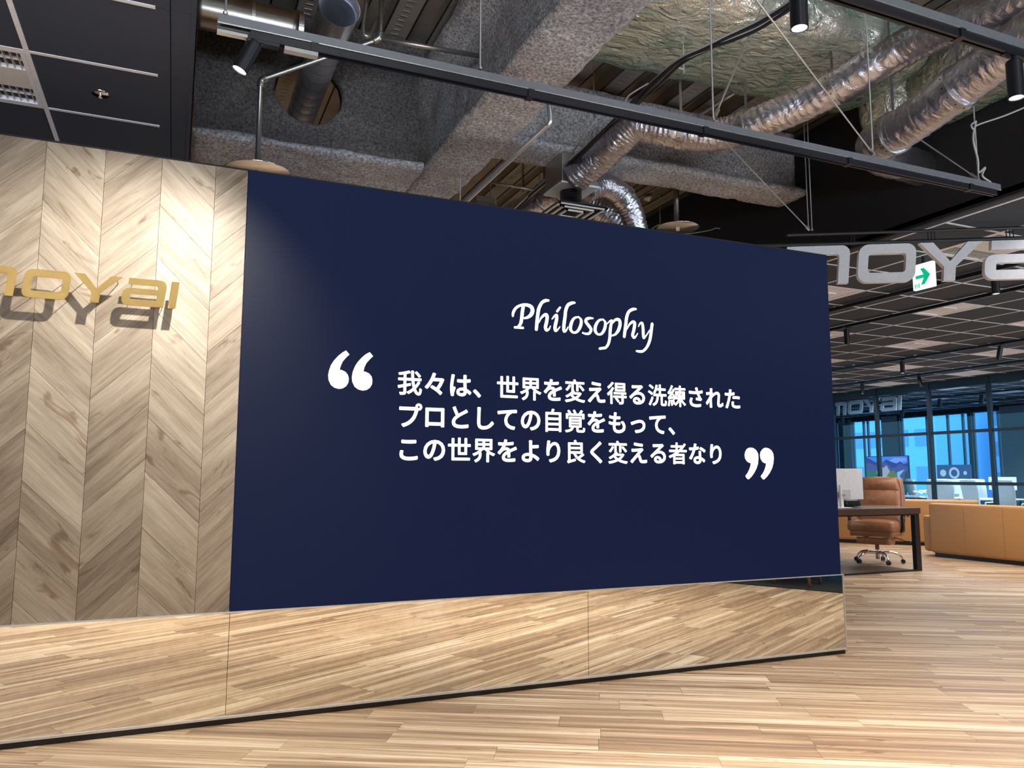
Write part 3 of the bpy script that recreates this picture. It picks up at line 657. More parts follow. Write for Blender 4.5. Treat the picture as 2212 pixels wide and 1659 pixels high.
# hanger rods
def hrod(px, py, Y, label, cat='hanger rod', r_=.0045, top=4.36, hook=0, z=None, kind='hanger_rod'):
    p = Vector(at(px, py, Y=Y)); t = tag(empty(kind, p), label, cat)
    MB().rod((0, 0, 0), (0, 0, top-p.z), r_, 8).build('rod', BRIGHT, t)
    m_ = MB().lathe([(.001, .0), (.009, .0), (.009, .012), (.001, .012)], seg=6)
    if hook: m_.tube([(-.05, 0, .045), (-.04, 0, .03), (0, 0, .026)], .005, 6)
    m_.build('nut', BRIGHT, t); return p
for px, py, Y, lab in ((487, 32, 3.05, 'threaded hanger rod holding the left end of the long rail'),
    (1037, 150, 3.05, 'thin hanger rod reaching the long rail left of the diagonal beam'),
    (1541, 262, 3.05, 'thin hanger rod reaching the long rail in front of the netted duct'),
    (1886, 338, 3.05, 'thin hanger rod reaching the long rail in front of the hooked duct'),
    (2114, 390, 3.05, 'hanger rod with a knotted strap near the right end of the long rail'),
    (1200, 345, 6.0, 'left hanger rod of the plenum box'), (1214, 338, 6.1, 'right hanger rod of the plenum box'),
    (1071, 442, 6.9, 'short hanger rod above the display left of the cables'),
    (1549, 515, 6.6, 'rod hanging in front of the black bulkhead above the display'),
    (1426, 490, 6.9, 'rod beside the ceiling sensor above the display'),
    (1754, 498, 4.6, 'taller of the two rods holding the black sign bar'), (1746, 492, 4.75, 'shorter of the two rods holding the black sign bar')):
    hrod(px, py, Y, lab)
for px, py, Y, lab in ((1477, 158, 3.9, 'cable hanger rod in front of the netted duct'), (1284, 316, 5.0, 'cable hanger rod beside the bend of the long flexible duct'), (1165, 416, 6.1, 'cable hanger rod just above the display')):
    hrod(px, py, Y, lab, hook=1)
def brace(a, b, lab):
    A, B = Vector(a), Vector(b); t = tag(empty('brace_rod', A), lab, 'brace rod'); d = (B-A).normalized()
    MB().rod((0, 0, 0), B-A, .0045).build('rod', BRIGHT, t); MB().rod(B-A-d*.05, B-A+d*.01, .011).build('turnbuckle', GALV, t)
brace(at(1625, -12, Y=2.6), at(1886, 332, Y=3.05), 'diagonal brace rod dropping to the long rail in front of the flexible ducts')
brace(at(1668, -40, Y=3.3), at(1545, 250, Y=3.05), 'diagonal brace rod leaning the other way in front of the netted duct')
brace(at(1560, 300, Y=4.0), at(1746, 495, Y=4.6), 'diagonal brace rod running down to the end of the black sign bar')
brace(at(1945, 272, Y=3.6), at(2108, 384, Y=3.05), 'diagonal brace rod running down to the right end of the long rail')
# knotted strap at the right
P0 = Vector(at(2108, 262, Y=3.0)); m_ = MB()
m_.tube(smoothpath([at(2108,262,Y=3.0), at(2102,300,Y=3.0), at(2112,345,Y=3.02), at(2114,372,Y=3.04), at(2128,362,Y=3.04), at(2122,380,Y=3.04), at(2140,394,Y=3.04)], 8), .006, 8)
m_.tube(smoothpath([at(2108,262,Y=3.0), at(2098,270,Y=3.0), at(2104,280,Y=3.0), at(2112,270,Y=3.0), at(2170,250,Y=2.9), at(2230,225,Y=2.8)], 8), .005, 8)
single('knotted_strap', m_, CABLEG, 'pale strap knotted round a rod and trailing to the right edge', 'strap')
# cables
pts = [(1830,-70), (1760,-25), (1700,12), (1640,50), (1580,78), (1525,103), (1468,133), (1410,182), (1352,240), (1290,298), (1235,348), (1170,402), (1110,455), (1060,500)]
base_ = [Vector(at(x, y, Z=3.5)) for x, y in pts]
t = tag(empty('cable_bundle', base_[0]), 'bundle of black and grey cables sagging diagonally past the netted duct', 'cables')
for k in range(7):
    off = Vector((random.uniform(-.03, .03), random.uniform(-.01, .01), random.uniform(-.022, .022)))
    P = [p-base_[0]+off*(1 if i not in (6, 9, 11) else .5)+Vector((random.uniform(-.01, .01), 0, random.uniform(-.008, .008))) for i, p in enumerate(base_)]
    MB().tube(smoothpath(P, 6), .0095 if k < 4 else .006, 8).build('cable', CABLEK if k < 4 else CABLEG, t, smooth=True)
P = smoothpath([at(1110,452,Z=3.45), at(1170,395,Z=3.55), at(1235,330,Z=3.6), at(1260,295,Z=3.6), at(1300,245,Z=3.7), at(1345,225,Z=3.8), at(1360,205,Z=3.9), at(1400,180,Z=4.0)], 8)
single('loose_cable', MB().tube(P, .006, 8), CABLEG, 'single pale cable wandering loosely beside the cable bundle', 'cable')
P = smoothpath([at(1370,507,Y=6.5), at(1400,500,Y=6.5), at(1427,486,Y=6.6), at(1470,505,Y=6.5), at(1530,498,Y=6.5), at(1550,493,Y=6.5), at(1580,505,Y=6.4), at(1640,526,Y=6.3)], 8)
single('loose_cable', MB().tube(P, .005, 8), CABLEG, 'thin cable drooping past the clear disc at the top edge of the display', 'cable')
# sprinkler pipes and discs
def pipe(pts_, r_, lab, m=PIPE, elbows=(), sm=5, hang=0):
    P = [Vector(p) for p in pts_]; t = tag(empty('steel_pipe', P[0]), lab, 'pipe'); Q = []
    MB().tube([p-P[0] for p in P] if sm == 0 else smoothpath([p-P[0] for p in P], sm), r_, 16).build('pipe_run', m, t, smooth=True)
    mid = (P[-2]+P[-1])/2
    if hang: MB().rod(mid-P[0], Vector((mid.x-P[0].x, mid.y-P[0].y, 4.33-P[0].z)), .004).build('hanger', BRIGHT, t)
    for i in elbows:
        d0 = (P[i-1]-P[i]).normalized(); d1 = (P[i+1]-P[i]).normalized(); q = P[i]-P[0]
        MB().tube(smoothpath([q+d0*.045, q+d0*.01+d1*.01, q+d1*.045], 5), r_*1.35, 16).build('elbow', m, t, smooth=True)
    return t
A = at(1036, 121, Y=4.6); B_ = at(822, 84, Y=4.6); C_ = at(563, 172, Y=5.0)
pipe([A, B_], .016, 'horizontal sprinkler pipe ending at the diagonal beam, above the rail', sm=0)
pipe([(B_[0], B_[1], 4.2), B_, C_, at(557, 346, Y=5.0)], .018, 'bent dark sprinkler pipe dropping to the left clear disc', elbows=(1, 2), sm=0)
pipe([at(792, 0, Y=4.6), at(785, 68, Y=4.6), at(800, 75, Y=4.6), at(815, 40, Y=4.65)], .014, 'short looped pipe stub near the top above the rail', elbows=(), sm=6)
pipe([at(1185, 225, Y=4.5), at(1189, 258, Y=4.5), at(1183, 272, Y=4.52), at(1168, 284, Y=4.57), at(1008, 434, Y=5.05), at(980, 462, Y=5.15)], .017, 'bright steel conduit slanting down beside the diagonal beam', BRIGHT, sm=5, hang=1)
pipe([at(1062, 394, Y=6.6), at(1190, 417, Y=6.6)], .013, 'short thin pipe crossing left of the plenum box', sm=0, hang=1)
pipe([at(1461, 300, Y=6.0), at(1461, 482, Y=6.0)], .026, 'thick vertical pipe dropping to the right clear disc', sm=0)
single('conduit_tube', MB().tube([at(1512, 248, Z=4.2), at(1615, 182, Z=4.2)], .014, 12), BRIGHT, 'short bright conduit under the ribbed deck in front of the netted duct', 'conduit', smooth=True)
def disc(p, r_, lab, tilt=0):
    t = tag(empty('sprinkler_disc', p), lab, 'sprinkler disc')
    MB().lathe([(.001, -.004), (r_*.97, -.004), (r_, 0), (r_*.97, .003), (.001, .003)], seg=48).build('disc', SILV, t, smooth=True)
    MB().lathe([(.001, -.03), (.018, -.03), (.018, .03), (.022, .03), (.022, .05), (.001, .05)], seg=16).build('sprinkler_nozzle', BRIGHT, t, smooth=True)
SILV = mat('polished_disc', (.82, .80, .76), .12, .85)
disc(at(557, 372, Y=5.0), .205, 'round polished sprinkler disc peeking over the oak wall at the left')
disc(at(1464, 492, Y=6.0), .20, 'round polished sprinkler disc peeking over the display at the middle')
# trapeze and channel brackets
t = tag(empty('trapeze_hanger', at(1750, 292, Y=5.6)), 'small trapeze bracket hanging in front of the black bulkhead', 'bracket')
o0 = Vector(at(1750, 292, Y=5.6)); a, b = Vector(at(1708, 284, Y=5.6))-o0, Vector(at(1796, 301, Y=5.6))-o0
for dz in (0, .03): MB().rod(a+Vector((0, 0, dz)), b+Vector((0, 0, dz)), .006).build('crossbar', GALV, t)
for q in (a, b): MB().rod(q+Vector((0, 0, -.04)), q+Vector((0, 0, 4.27-o0.z)), .0045).build('rod', BRIGHT, t)
t = tag(empty('channel_bracket', at(1225, 250, Y=6.2)), 'grey steel channel bracket behind the rail near the conduit elbow', 'bracket'); o0 = Vector(at(1225, 250, Y=6.2))
MB().box((-.12, -.02, -.03), (.17, .02, .03)).build('channel', GALV, t); MB().rod((.12, 0, -.05), (.12, 0, 4.27-o0.z), .005).build('rod', BRIGHT, t)
t = tag(empty('channel_bracket', at(1048, 432, Y=7.3)), 'grey steel channel bracket at the top edge of the display', 'bracket'); o0 = Vector(at(1048, 432, Y=7.3))
MB().box((-.1, -.02, -.03), (.1, .02, .03)).build('channel', GALV, t); MB().rod((.06, 0, -.03), (.06, 0, 4.27-o0.z), .005).build('rod', BRIGHT, t)
# chain
t = tag(empty('hanging_chain', at(1130, 352, Y=6.9)), 'thin dark chain hanging under the ribbed deck left of the plenum box', 'chain'); o0 = Vector(at(1130, 352, Y=6.9))
for k in range(9):
    z = -.035*k; m_ = MB(); ring = [(math.cos(a)*.009*(k % 2), math.cos(a)*.009*((k+1) % 2), z+math.sin(a)*.02) for a in [i*math.pi/5 for i in range(11)]]
    m_.tube(ring, .003, 5, caps=False).build('chain_link', BLACK, t)
MB().rod((0, 0, .02), (0, 0, 4.27-o0.z), .003).build('wire', BLACK, t)
# smoke sensor under the far deck
t = tag(empty('smoke_sensor', at(1404, 430, Y=7.4)), 'round white smoke sensor hanging under the far ribbed deck', 'sensor')
MB().lathe([(.001, -.03), (.03, -.03), (.036, -.012), (.07, -.008), (.072, .012), (.001, .014)], seg=28).build('sensor_head', WHITE, t, smooth=True)
MB().rod((0, 0, .01), (0, 0, 4.27-t.location.z), .006).build('conduit', GALV, t)
# ================================================================= HANGING LETTERS
def arc(cx, cy, r_, a0, a1, n=6): return [(cx+r_*math.cos(R(a0+(a1-a0)*i/n)), cy+r_*math.sin(R(a0+(a1-a0)*i/n))) for i in range(n+1)]
G = {
 'm': ([[(0, 0), (0, 1.0)]+arc(1.36, .78, .22, 90, 0)+[(1.58, 0), (1.32, 0)]+arc(1.25, .70, .07, 0, 90, 3)+[(.92, .77), (.92, 0), (.66, 0), (.66, .77), (.26, .77), (.26, 0)]], []),
 'o': ([arc(.24, .24, .24, 180, 270)+arc(1.16, .24, .24, 270, 360)+arc(1.16, .76, .24, 0, 90)+arc(.24, .76, .24, 90, 180)], [arc(.32, .33, .08, 180, 270, 3)+arc(1.08, .33, .08, 270, 360, 3)+arc(1.08, .67, .08, 0, 90, 3)+arc(.32, .67, .08, 90, 180, 3)]),
 'y': ([[(.0, 1.0), (.33, 1.0), (.76, .50), (1.16, 1.0), (1.52, 1.0), (.90, .36), (.90, 0), (.62, 0), (.62, .36)]], []),
 'i': ([[(0, 0), (.26, 0), (.26, 1.0), (0, 1.0)]], []),
 'a': ([arc(.22, .22, .22, 180, 270)+[(1.40, 0)]+arc(1.16, .76, .24, 0, 90)+[(.14, 1.0), (.14, .77), (1.05, .77)]+arc(1.05, .70, .07, 90, 0, 3)+[(1.12, .64)]+[(.24, .64)]+arc(.22, .42, .22, 100, 180)], [[(.27, .24), (1.12, .24), (1.12, .43), (.27, .43)]])}
ADVX = {'m': 0, 'o': 1.80, 'y': 3.27, 'a': 4.86, 'i': 6.40}
def glyph(ch, H, fn, th, name, m, side, parent, slant=.10):
    outs, holes = G[ch]; x0 = ADVX[ch]; T = lambda p: ((p[0]+x0+slant*(p[1]-.5))*H, p[1]*H)
    bm = bmesh.new(); edges = []
    for loop in outs+holes:
        loop = [p for i, p in enumerate(loop) if math.dist(p, loop[i-1]) > 1e-4]
        vs_ = [bm.verts.new(fn(*T(p), 0)) for p in loop]
        edges += [bm.edges.new((vs_[i], vs_[(i+1) % len(vs_)])) for i in range(len(vs_))]
    bmesh.ops.triangle_fill(bm, use_beauty=True, edges=edges)
    fs = bm.faces[:]; ext = bmesh.ops.extrude_face_region(bm, geom=fs); dv = Vector(fn(0, 0, th))-Vector(fn(0, 0, 0))
    for g_ in ext['geom']:
        if isinstance(g_, bmesh.types.BMVert): g_.co += dv
    bmesh.ops.recalc_face_normals(bm, faces=bm.faces)
    me = bpy.data.meshes.new(name); me.materials.append(m); me.materials.append(side or m)
    nrm = dv.normalized()
    for f_ in bm.faces: f_.material_index = 0 if abs(f_.normal.dot(nrm)) > .7 else 1
    bm.to_mesh(me); bm.free(); o = bpy.data.objects.new(name, me); C.objects.link(o); o.parent = parent
    return o
# gold name on the oak wall
H = .128; gx = -.642-1.80*H-.05*H+.008
t = tag(empty('wall_lettering', (gx, 3.93, 1.922)), 'gold slanted moyai lettering standing off the oak wall on pins', 'sign')
for ch in 'moyai': glyph(ch, H, lambda a, b, d: (a, d, b), .004, 'letter', GOLD, None, t)
for x_, z_ in ((.9, .88), (1.45, .5), (1.93, .88), (1.95, .12), (3.05, .88), (3.08, .12), (3.55, .85), (4.65, .9), (4.02, .1), (5.1, .88), (6.1, .85), (5.0, .12), (6.15, .12), (6.53, .85), (6.5, .12)):
    MB().rod((x_*H, .004, z_*H), (x_*H, .097, z_*H), .0016, 6).build('pin', BLACK, t)
# grey hanging name
d1 = Vector((.866, -.5, 0)); n1 = Vector((.5, .866, 0)); S0 = Vector((4.285, 4.615, 2.625)); H = .298
t = tag(empty('hanging_sign', S0), 'large grey moyai letters hanging from black bars beside the display', 'sign')
for ch in 'moyai': glyph(ch, H, lambda a, b, d: d1*a+n1*d+Vector((0, 0, b)), .045, 'letter', SIGNW, SIGNE, t)
for zz, a0, h in ((.302, -.3, .03), (.385, .02, .024)): MB().tube([d1*a0+n1*.02+Vector((0, 0, zz+h/2)), d1*2.6+n1*.02+Vector((0, 0, zz+h/2))], h/2, 8).build('black_bar', BLACK, t)
for k in (.5, .52, 1.06, 1.085, 1.11, 1.62, 1.645, 1.67, 2.2): MB().rod(d1*k+n1*.02+Vector((0, 0, .30)), d1*k+n1*.02+Vector((0, 0, .40)), .004).build('bracket', BLACK, t)
# far sign behind the glass, along Y
H = .30
t = tag(empty('far_sign', (14.35, 0, 0)), 'smaller grey moyai letters hanging behind the glass partition', 'sign')
ftop = Vector(at(1946, 872, X=14.35)); fy = ftop.y+6.66*H; fz = at(1860, 893, X=14.35)[2]
for ch in 'moyai': glyph(ch, H, lambda a, b, d: Vector((d, fy-a, fz+b)), .03, 'letter', OFFW, None, t)
MB().rod((0, fy+.2, fz+H+.03), (0, fy-2.2, fz+H+.03), .012).build('black_bar', BLACK, t)
for k in (-.1, 1, 2.1): MB().rod((0, fy-k, fz+H-.02), (0, fy-k, ZC+.01), .005).build('drop_rod', BRIGHT, t)
# ---- exit sign
t = tag(empty('exit_sign', (5.9, 5.0, 3.0)), 'lit green and white exit sign with a right arrow hanging behind the grey letters', 'exit sign')
e0, e1 = at(1971, 600, X=5.9), at(2016, 592, X=5.9); ya, yb = e0[1], e1[1]; za, zb2 = at(1994, 623, X=5.9)[2], at(1994, 568, X=5.9)[2]
ye = Vector((0, 5.0, 3.0))
MB().box((.0, yb-5.0, za-3), (.035, ya-5.0, zb2-3)).build('lit_panel', EXITW, t, bevel=.004)
Wd, Ht = ya-yb, zb2-za
def ef(a, b, d): return (-.0015+d, ya-5.0-a*Wd, za-3+b*Ht)
MB().prism([(.16, .42), (.16, .55), (.55, .55), (.40, .80), (.58, .80), (.86, .49), (.58, .16), (.40, .16), (.55, .42)], ef, 0, .001).build('arrow', EXITG, t, tri=True)
m_ = MB()
for pl in ([(.10, .06), (.14, .06), (.14, .24), (.10, .24)], [(.28, .06), (.32, .06), (.32, .24), (.28, .24)], [(.18, .14), (.23, .14), (.24, .19), (.19, .19)], [(.17, .06), (.19, .06), (.22, .14), (.19, .14)], [(.22, .13), (.24, .12), (.26, .07), (.245, .07)], [(.21, .20), (.235, .20), (.235, .225), (.21, .225)]): m_.prism(pl, ef, 0, .001)
m_.build('running_pictogram', EXITG, t)
MB().rod((.017, (ya+yb)/2-5.0, zb2-3), (.017, (ya+yb)/2-5.0, .06), .012).build('stem', BLACK, t)
# ---- tracks in the right ceiling
for X_, y0, y1, lab in ((6.75, 3.6, 12, 'black ceiling track nearest the hanging letters'), (7.65, 3.6, 12, 'second black ceiling track right of the display'), (10.6, 4.5, 15, 'third black ceiling track before the glass partition'), (12.5, 5, 17, 'fourth black ceiling track closest to the glass partition'),
                        (16.5, 6, 19, 'black ceiling track just behind the glass partition'), (18.3, 6, 19, 'black ceiling track farthest away near the windows')):
    t = tag(empty('ceiling_track', (X_, y0, ZC)), lab, 'lighting track')
    MB().box((-.018, 0, -.055), (.018, y1-y0, -.02)).build('track', BLACK, t)
    y = .5
    while y < y1-y0:
        MB().box((-.012, y, -.02), (.012, y+.05, 0)).build('mount', BRIGHT, t); y += 1.22
DIM = emit('dim_lamp', (.95, .95, 1), 3)
for px, py, X_, lab, tl, on in ((1828, 703, 7.65, 'spotlight on the second track nearest the display edge', 0, 0), (2149, 598, 6.75, 'lit spotlight peeking out below the hanging letter a', 0, 1),
    (1948, 771, 10.6, 'lit spotlight on the third track in front of a pale fixture', 0, 1), (2161, 737, 10.6, 'tilted spotlight on the third track at the right', .25, 0),
    (1862, 822, 12.5, 'lit spotlight on the fourth track nearest the display edge', 0, 1), (1984, 808, 12.5, 'tilted spotlight on the fourth track above the glass', -.25, 0)):
    p = at(px, py, X=X_)
    L_ = .19 if on or X_ > 7 else .19
    spotlight((X_, p[1], 2.985), (0, tl, -1), lab, L_, .034, lamp=DIM if on else BLACK, mount=(X_, p[1], 3.005))
for k, (px, py, X_) in enumerate(((2031, 870, 16.5), (2122, 866, 16.5), (2141, 876, 18.3), (1950, 898, 18.3), (1820, 898, 18.3))):
    p = at(px, py, X=X_); spotlight((X_, p[1], 2.985), (0, .15, -1), ['lit spotlight behind the third glass bay', 'lit spotlight left of the last partition post', 'lit spotlight right of the last partition post', 'lit spotlight beside the far mauve column', 'lit spotlight under the far letters'][k], .2, .05, lamp=DIM, mount=(X_, p[1], 3.005))
# ================================================================= GLASS PARTITION
t = tag(empty('glass_partition', (14, 11.5, 0)), 'black framed glass partition at the end of the lounge', 'partition')
posts = [15.0, 13.75, 12.52, 11.22, 9.94, 8.66, 7.38]
for y in posts: MB().box((-.035, y-.035-11.5, 0), (.035, y+.035-11.5, ZC)).build('post', BLACK, t)
for a, b in zip(posts[:-1], posts[1:]):
    for z, h in ((.03, .05), (1.035, .03), (2.03, .03), (2.98, .08)): MB().box((-.025, b+.035-11.5, z-h), (.025, a-.035-11.5, z+h)).build('crossbar', BLACK, t)
    for z0, z1 in ((.08, 1.005), (1.065, 2.0), (2.06, 2.9)): MB().box((-.004, b+.035-11.5, z0), (.004, a-.035-11.5, z1)).build('glass_pane', GLASS, t)
# ---- facade
XF = 20.
def yf(px): return at(px, 950, X=XF)[1]
cols = [(1700, 1805, BLACKW), (1813, 1828, GREYW), (1833, 1840, GREYW), (1906, 1941, PURP), (1941, 1946, BLACK), (2093, 2101, BLACK), (2164, 2330, GREYW)]
fac = tag(MB().box((XF, 2, 2.92), (XF+.3, 22, 3.3)).build('wall_right', BLACKW), kind='structure')
for a, b, m in cols: MB().box((XF-.02, yf(b), 0), (XF+.07, yf(a), 3.0)).build('column', m, fac)
MB().box((XF, -6, 0), (XF+.3, 2.2, 3.3)).build('column', GREYW, fac); MB().box((XF, 2, 0), (XF+.2, 22, .45)).build('sill_wall', GREYW, fac)
wins = [(1805, 1813), (1828, 1833), (1840, 1906), (1946, 2093), (2101, 2164)]
for k, (a, b) in enumerate(wins):
    y0, y1 = yf(b), yf(a); wd = tag(MB().box((XF+.10, y0, .45), (XF+.11, y1, 2.92)).build('window_%d' % (k+1), WGLASS), kind='structure')
    ms = {0: [], 1: [], 2: [1863, 1872], 3: [2000, 2045, 2078], 4: [2155]}[k]
    m_ = MB()
    for p in ms: y = yf(p); m_.box((XF+.06, y-.03, .45), (XF+.12, y+.03, 2.92))
    for y in (y0, y1): m_.box((XF+.06, y-.03, .45), (XF+.12, y+.03, 2.92))
    m_.box((XF+.06, y0, .42), (XF+.12, y1, .48)); m_.build('window_frame', PURP, wd)
# buildings outside
def building(x, y0, y1, z0, z1, col, lab, floors):
    t = tag(empty('office_tower', (x, (y0+y1)/2, z0)), lab, 'building'); w_ = (y1-y0)/2
    MB().box((0, -w_, 0), (6, w_, z1-z0)).build('tower_body', mat('tower_paint', col, .7), t)
    wm = mat('tower_window', tuple(c*.6 for c in col), .2)
    for f_ in range(floors):
        for q in range(4):
            yy = -w_+w_*2*(q+.15)/4; MB().box((-.05, yy, (f_+.3)*(z1-z0)/floors), (0, yy+w_*.35, (f_+.75)*(z1-z0)/floors)).build('window', wm, t)
building(46, 36.5, 44, -10, 30, (.5, .68, .85), 'pale high rise tower seen through the left far window', 16)
building(50, 31, 35.5, -10, 6, (.34, .48, .68), 'mid blue tower seen through the wide far window', 8)
building(40, 19.5, 21.5, -10, 2.6, (.10, .2, .36), 'dark blue building with a small lit sign in the right far window', 6)
building(56, 24, 29, -10, 9, (.42, .6, .8), 'light blue tower in the middle of the far windows', 10)
tag(MB().box((22, 5, -10.5), (90, 80, -10)).build('terrain', mat('street_grey', (.2, .25, .3), .9)), kind='structure')
# ================================================================= FURNITURE
# desk
t = tag(empty('executive_desk', (7.6, 7.47, 0)), 'dark walnut desk with a black metal frame right beside the display wall', 'desk')
MB().box((-1.4, -.37, .70), (1.0, .37, .775)).build('desk_top', DESKW, t, bevel=.006)
MB().box((-1.38, -.35, .683), (.99, .35, .70)).build('under_frame', BLACK, t)
for x_, s in ((.91, -1), (.1, 1), (-1.31, -1), (-1.31, 1)): MB().box((x_, s*.32-.03, .02), (x_+.08, s*.32+.03, .684)).build('leg', BLACK, t)
for s, xe in ((-1, .99), (1, .18)): MB().box((-1.31, s*.32-.03, 0), (xe, s*.32+.03, .02)).build('floor_bar', BLACK, t)
single('dark_floor_sheet', MB().box((6.3, 7.19, 0), (8.57, 8.15, .005)).box((6.3, 8.15, 0), (8.5, 8.3, .005)), mat('dark_sheet', (.10, .075, .06), .4), 'dark brown sheet on the floor under the desk', 'mat')  # thin dark brown sheet laid over the boards below the desk
# monitor
t = tag(empty('computer_monitor', (7.56, 7.4, .775)), 'white backed computer monitor standing on the walnut desk', 'monitor')
M_ = Matrix.Rotation(R(-4), 4, 'Z')
MB().box((-.28, -.012, .10), (.375, .012, .48), Matrix.Shear('XZ', 4, (0, 0)) if False else M_).build('shell', mat('shell_silver', (.62, .61, .62), .4), t, bevel=.004)
MB().box((-.272, .012, .108), (.367, .014, .472), M_).build('screen', BLACK, t)
MB().box((-.06, -.02, 0), (.06, .01, .2)).build('stand', WHITE, t); MB().box((-.12, -.09, 0), (.12, .09, .008)).build('stand_base', WHITE, t, bevel=.003)
MB().lathe([(.016, -.001), (.019, -.001)], Matrix.Translation((0, -.0125, .40)) @ Matrix.Rotation(R(90), 4, 'X'), 20).build('round_emblem', CABLEG, t)
t = tag(empty('paper_card', (7.6, 7.36, .775)), 'small grey card leaning on the back of the monitor', 'card')
MB().box((-.07, .0, .12), (.12, .004, .22)).build('card', mat('card_grey', (.45, .44, .42), .6), t); MB().box((-.07, -.03, 0), (-.055, .004, .28)).build('holder', WHITE, t)
m_ = MB(); [m_.box((-.03+.011*i, -.0008, .142+.014*j), (-.023+.011*i, 0, .149+.014*j)) for i in range(6) for j in range(2)]; m_.build('small_print', BLACK, t)
single('desk_clutter', MB().add(*cushion((.26, .16, .07))), BLACK, 'black bag lying on the desk behind the monitor', 'bag', smooth=True, loc=(7.95, 7.62, .822))
t = tag(empty('water_bottle', (8.24, 7.75, .775)), 'small clear bottle on the desk next to the chair', 'bottle')
MB().lathe([(.001, 0), (.03, 0), (.032, .01), (.032, .13), (.012, .17), (.012, .19)], seg=16).build('bottle_body', glass('bottle_glass', (.8, .85, .85)), t, smooth=True); MB().lathe([(.013, .19), (.014, .19), (.014, .21), (.001, .21)], seg=12).build('cap', WHITE, t)
# executive chair
cx, cy, _ = at(1897, 1219, Z=0)
t = tag(empty('executive_chair', (cx*1.02, cy*1.02, 0), R(-62)), 'tan leather executive chair with a chrome star base behind the desk', 'chair')
Vc, Fq = cushion((.60, .58, .13), .25)
MB().add(Vc, Fq).build('seat', LEATHER, t, smooth=True, loc=(0, -.02, .50)); Vc, Fq = cushion((.56, .54, .10), .1); MB().add(Vc, Fq).build('seat_base', LEATHER, t, smooth=True, loc=(0, 0, .41))
bkM = Matrix.Rotation(R(-12), 4, 'X')
def backpad(w0, w1, h, th, z, y, nm, bulge=.3):
    Vc, Fq = cushion((1, th, h), 0, 10); V2 = []
    for c in Vc:
        f = (c.z/h+.5); wd = w0+(w1-w0)*f; yb = c.y*(1+bulge*(1-(2*c.x)**2)*(1-(2*f-1)**2)); V2.append((c.x*wd, yb, c.z))
    o = MB().add(V2, Fq).build(nm, LEATHER, t, smooth=True, loc=(0, y, z)); o.rotation_euler = (R(-12), 0, 0); return o
backpad(.55, .56, .25, .15, .65, .24, 'back_cushion', .6); backpad(.56, .54, .27, .15, .85, .285, 'back_cushion', .6); backpad(.54, .47, .19, .16, 1.045, .325, 'headrest', .7)
backpad(.62, .54, .62, .09, .84, .36, 'back_shell', .1)
m_ = MB()
for s in (-1, 1): m_.tube(smoothpath([(s*.28, .16, .58), (s*.285, .22, .80), (s*.275, .26, 1.0), (s*.24, .28, 1.13)], 5), .008, 8)
m_.build('piping', DKLEATHER, t, smooth=True)
for s in (-1, 1):
    MB().tube(smoothpath([(s*.30, .12, .42), (s*.33, .02, .46), (s*.34, -.02, .58), (s*.335, .04, .66)], 5), .024, 10).build('arm_support', BLACK, t, smooth=True)
    Vc, Fq = cushion((.08, .33, .05), .2, 5); o = MB().add(Vc, Fq).build('armrest', BLACK, t, smooth=True, loc=(s*.335, .06, .675)); o.rotation_euler = (R(-14), 0, 0)
Vc, Fq = cushion((.44, .26, .10), .1, 6); MB().add(Vc, Fq).build('footrest', LEATHER, t, smooth=True, loc=(.0, -.06, .305))
MB().box((-.26, -.22, .352), (.24, -.205, .362)).box((-.26, -.22, .352), (-.245, .2, .362)).box((.225, -.22, .352), (.24, .2, .362)).build('footrest_rail', CHROME, t)
MB().tube(smoothpath([(.1, 0, .36), (.28, 0, .33), (.36, 0, .30)], 4), .006, 8).build('lever', BLACK, t); MB().box((.34, -.03, .285), (.42, .03, .31)).build('lever_grip', BLACK, t, bevel=.006)
MB().lathe([(.001, .05), (.027, .05), (.027, .24), (.022, .24), (.022, .36)], seg=20).build('gas_lift', CHROME, t, smooth=True)
for k in range(5):
    a = R(72*k+20); dx, dy = math.cos(a), math.sin(a)
    MB().tube(smoothpath([(dx*.02, dy*.02, .135), (dx*.16, dy*.16, .145), (dx*.26, dy*.26, .115), (dx*.31, dy*.31, .06)], 6), [.022]*6+[.017]*6+[.013]*7, 10).build('base_arm', CHROME, t, smooth=True)
    w_ = MB()
    for s in (-.014, .014): w_.lathe([(.001, -.009), (.026, -.009), (.028, 0), (.026, .009), (.001, .009)], Matrix.Translation((dx*.31-dy*s, dy*.31+dx*s, .028)) @ Matrix.Rotation(a+R(90), 4, 'Z') @ Matrix.Rotation(R(90), 4, 'Y'), 16)
    w_.build('caster', BLACK, t)
# sofas
def sofa(loc, rz, L_, D_, lab, arm=1):
    t = tag(empty('leather_sofa', loc, rz), lab, 'sofa')       # back face on local -x side, runs along +y
    MB().box((.05, .04, 0), (D_-.05, L_-.04, .055)).build('base', BLACK, t)
    def pad(a, b, nm, bv=.045): return MB().box(a, b).build(nm, SOFAM, t, bevel=bv, smooth=True, seg=4)
    n = max(1, round(L_/.95)); 
    pad((0, 0, .055), (.22, L_, .775), 'backrest')
    for k in range(1, n+2): MB().box((-.0012, L_*k/(n+2)-.0015, .09), (.001, L_*k/(n+2)+.0015, .74)).build('seam', mat('seam_leather', (.22, .10, .035), .6), t)
    pad((.2, .02, .055), (D_, L_-.02, .30), 'seat_frame')
    for k in range(n): pad((.22, .05+(L_-.1)*k/n+.004, .30), (D_+.01, .05+(L_-.1)*(k+1)/n-.004, .46), 'seat_cushion')
    for s in ((0, 1) if arm == 2 else (1,)):
        y = L_ if s else -.22
        pad((.16, y-.0, .055), (D_, y+.24, .585), 'armrest')
    return t
sofa((10.27, 5.5, 0), 0, 2.86, 1.0, 'cognac leather sofa seen from behind at the right edge', 1)
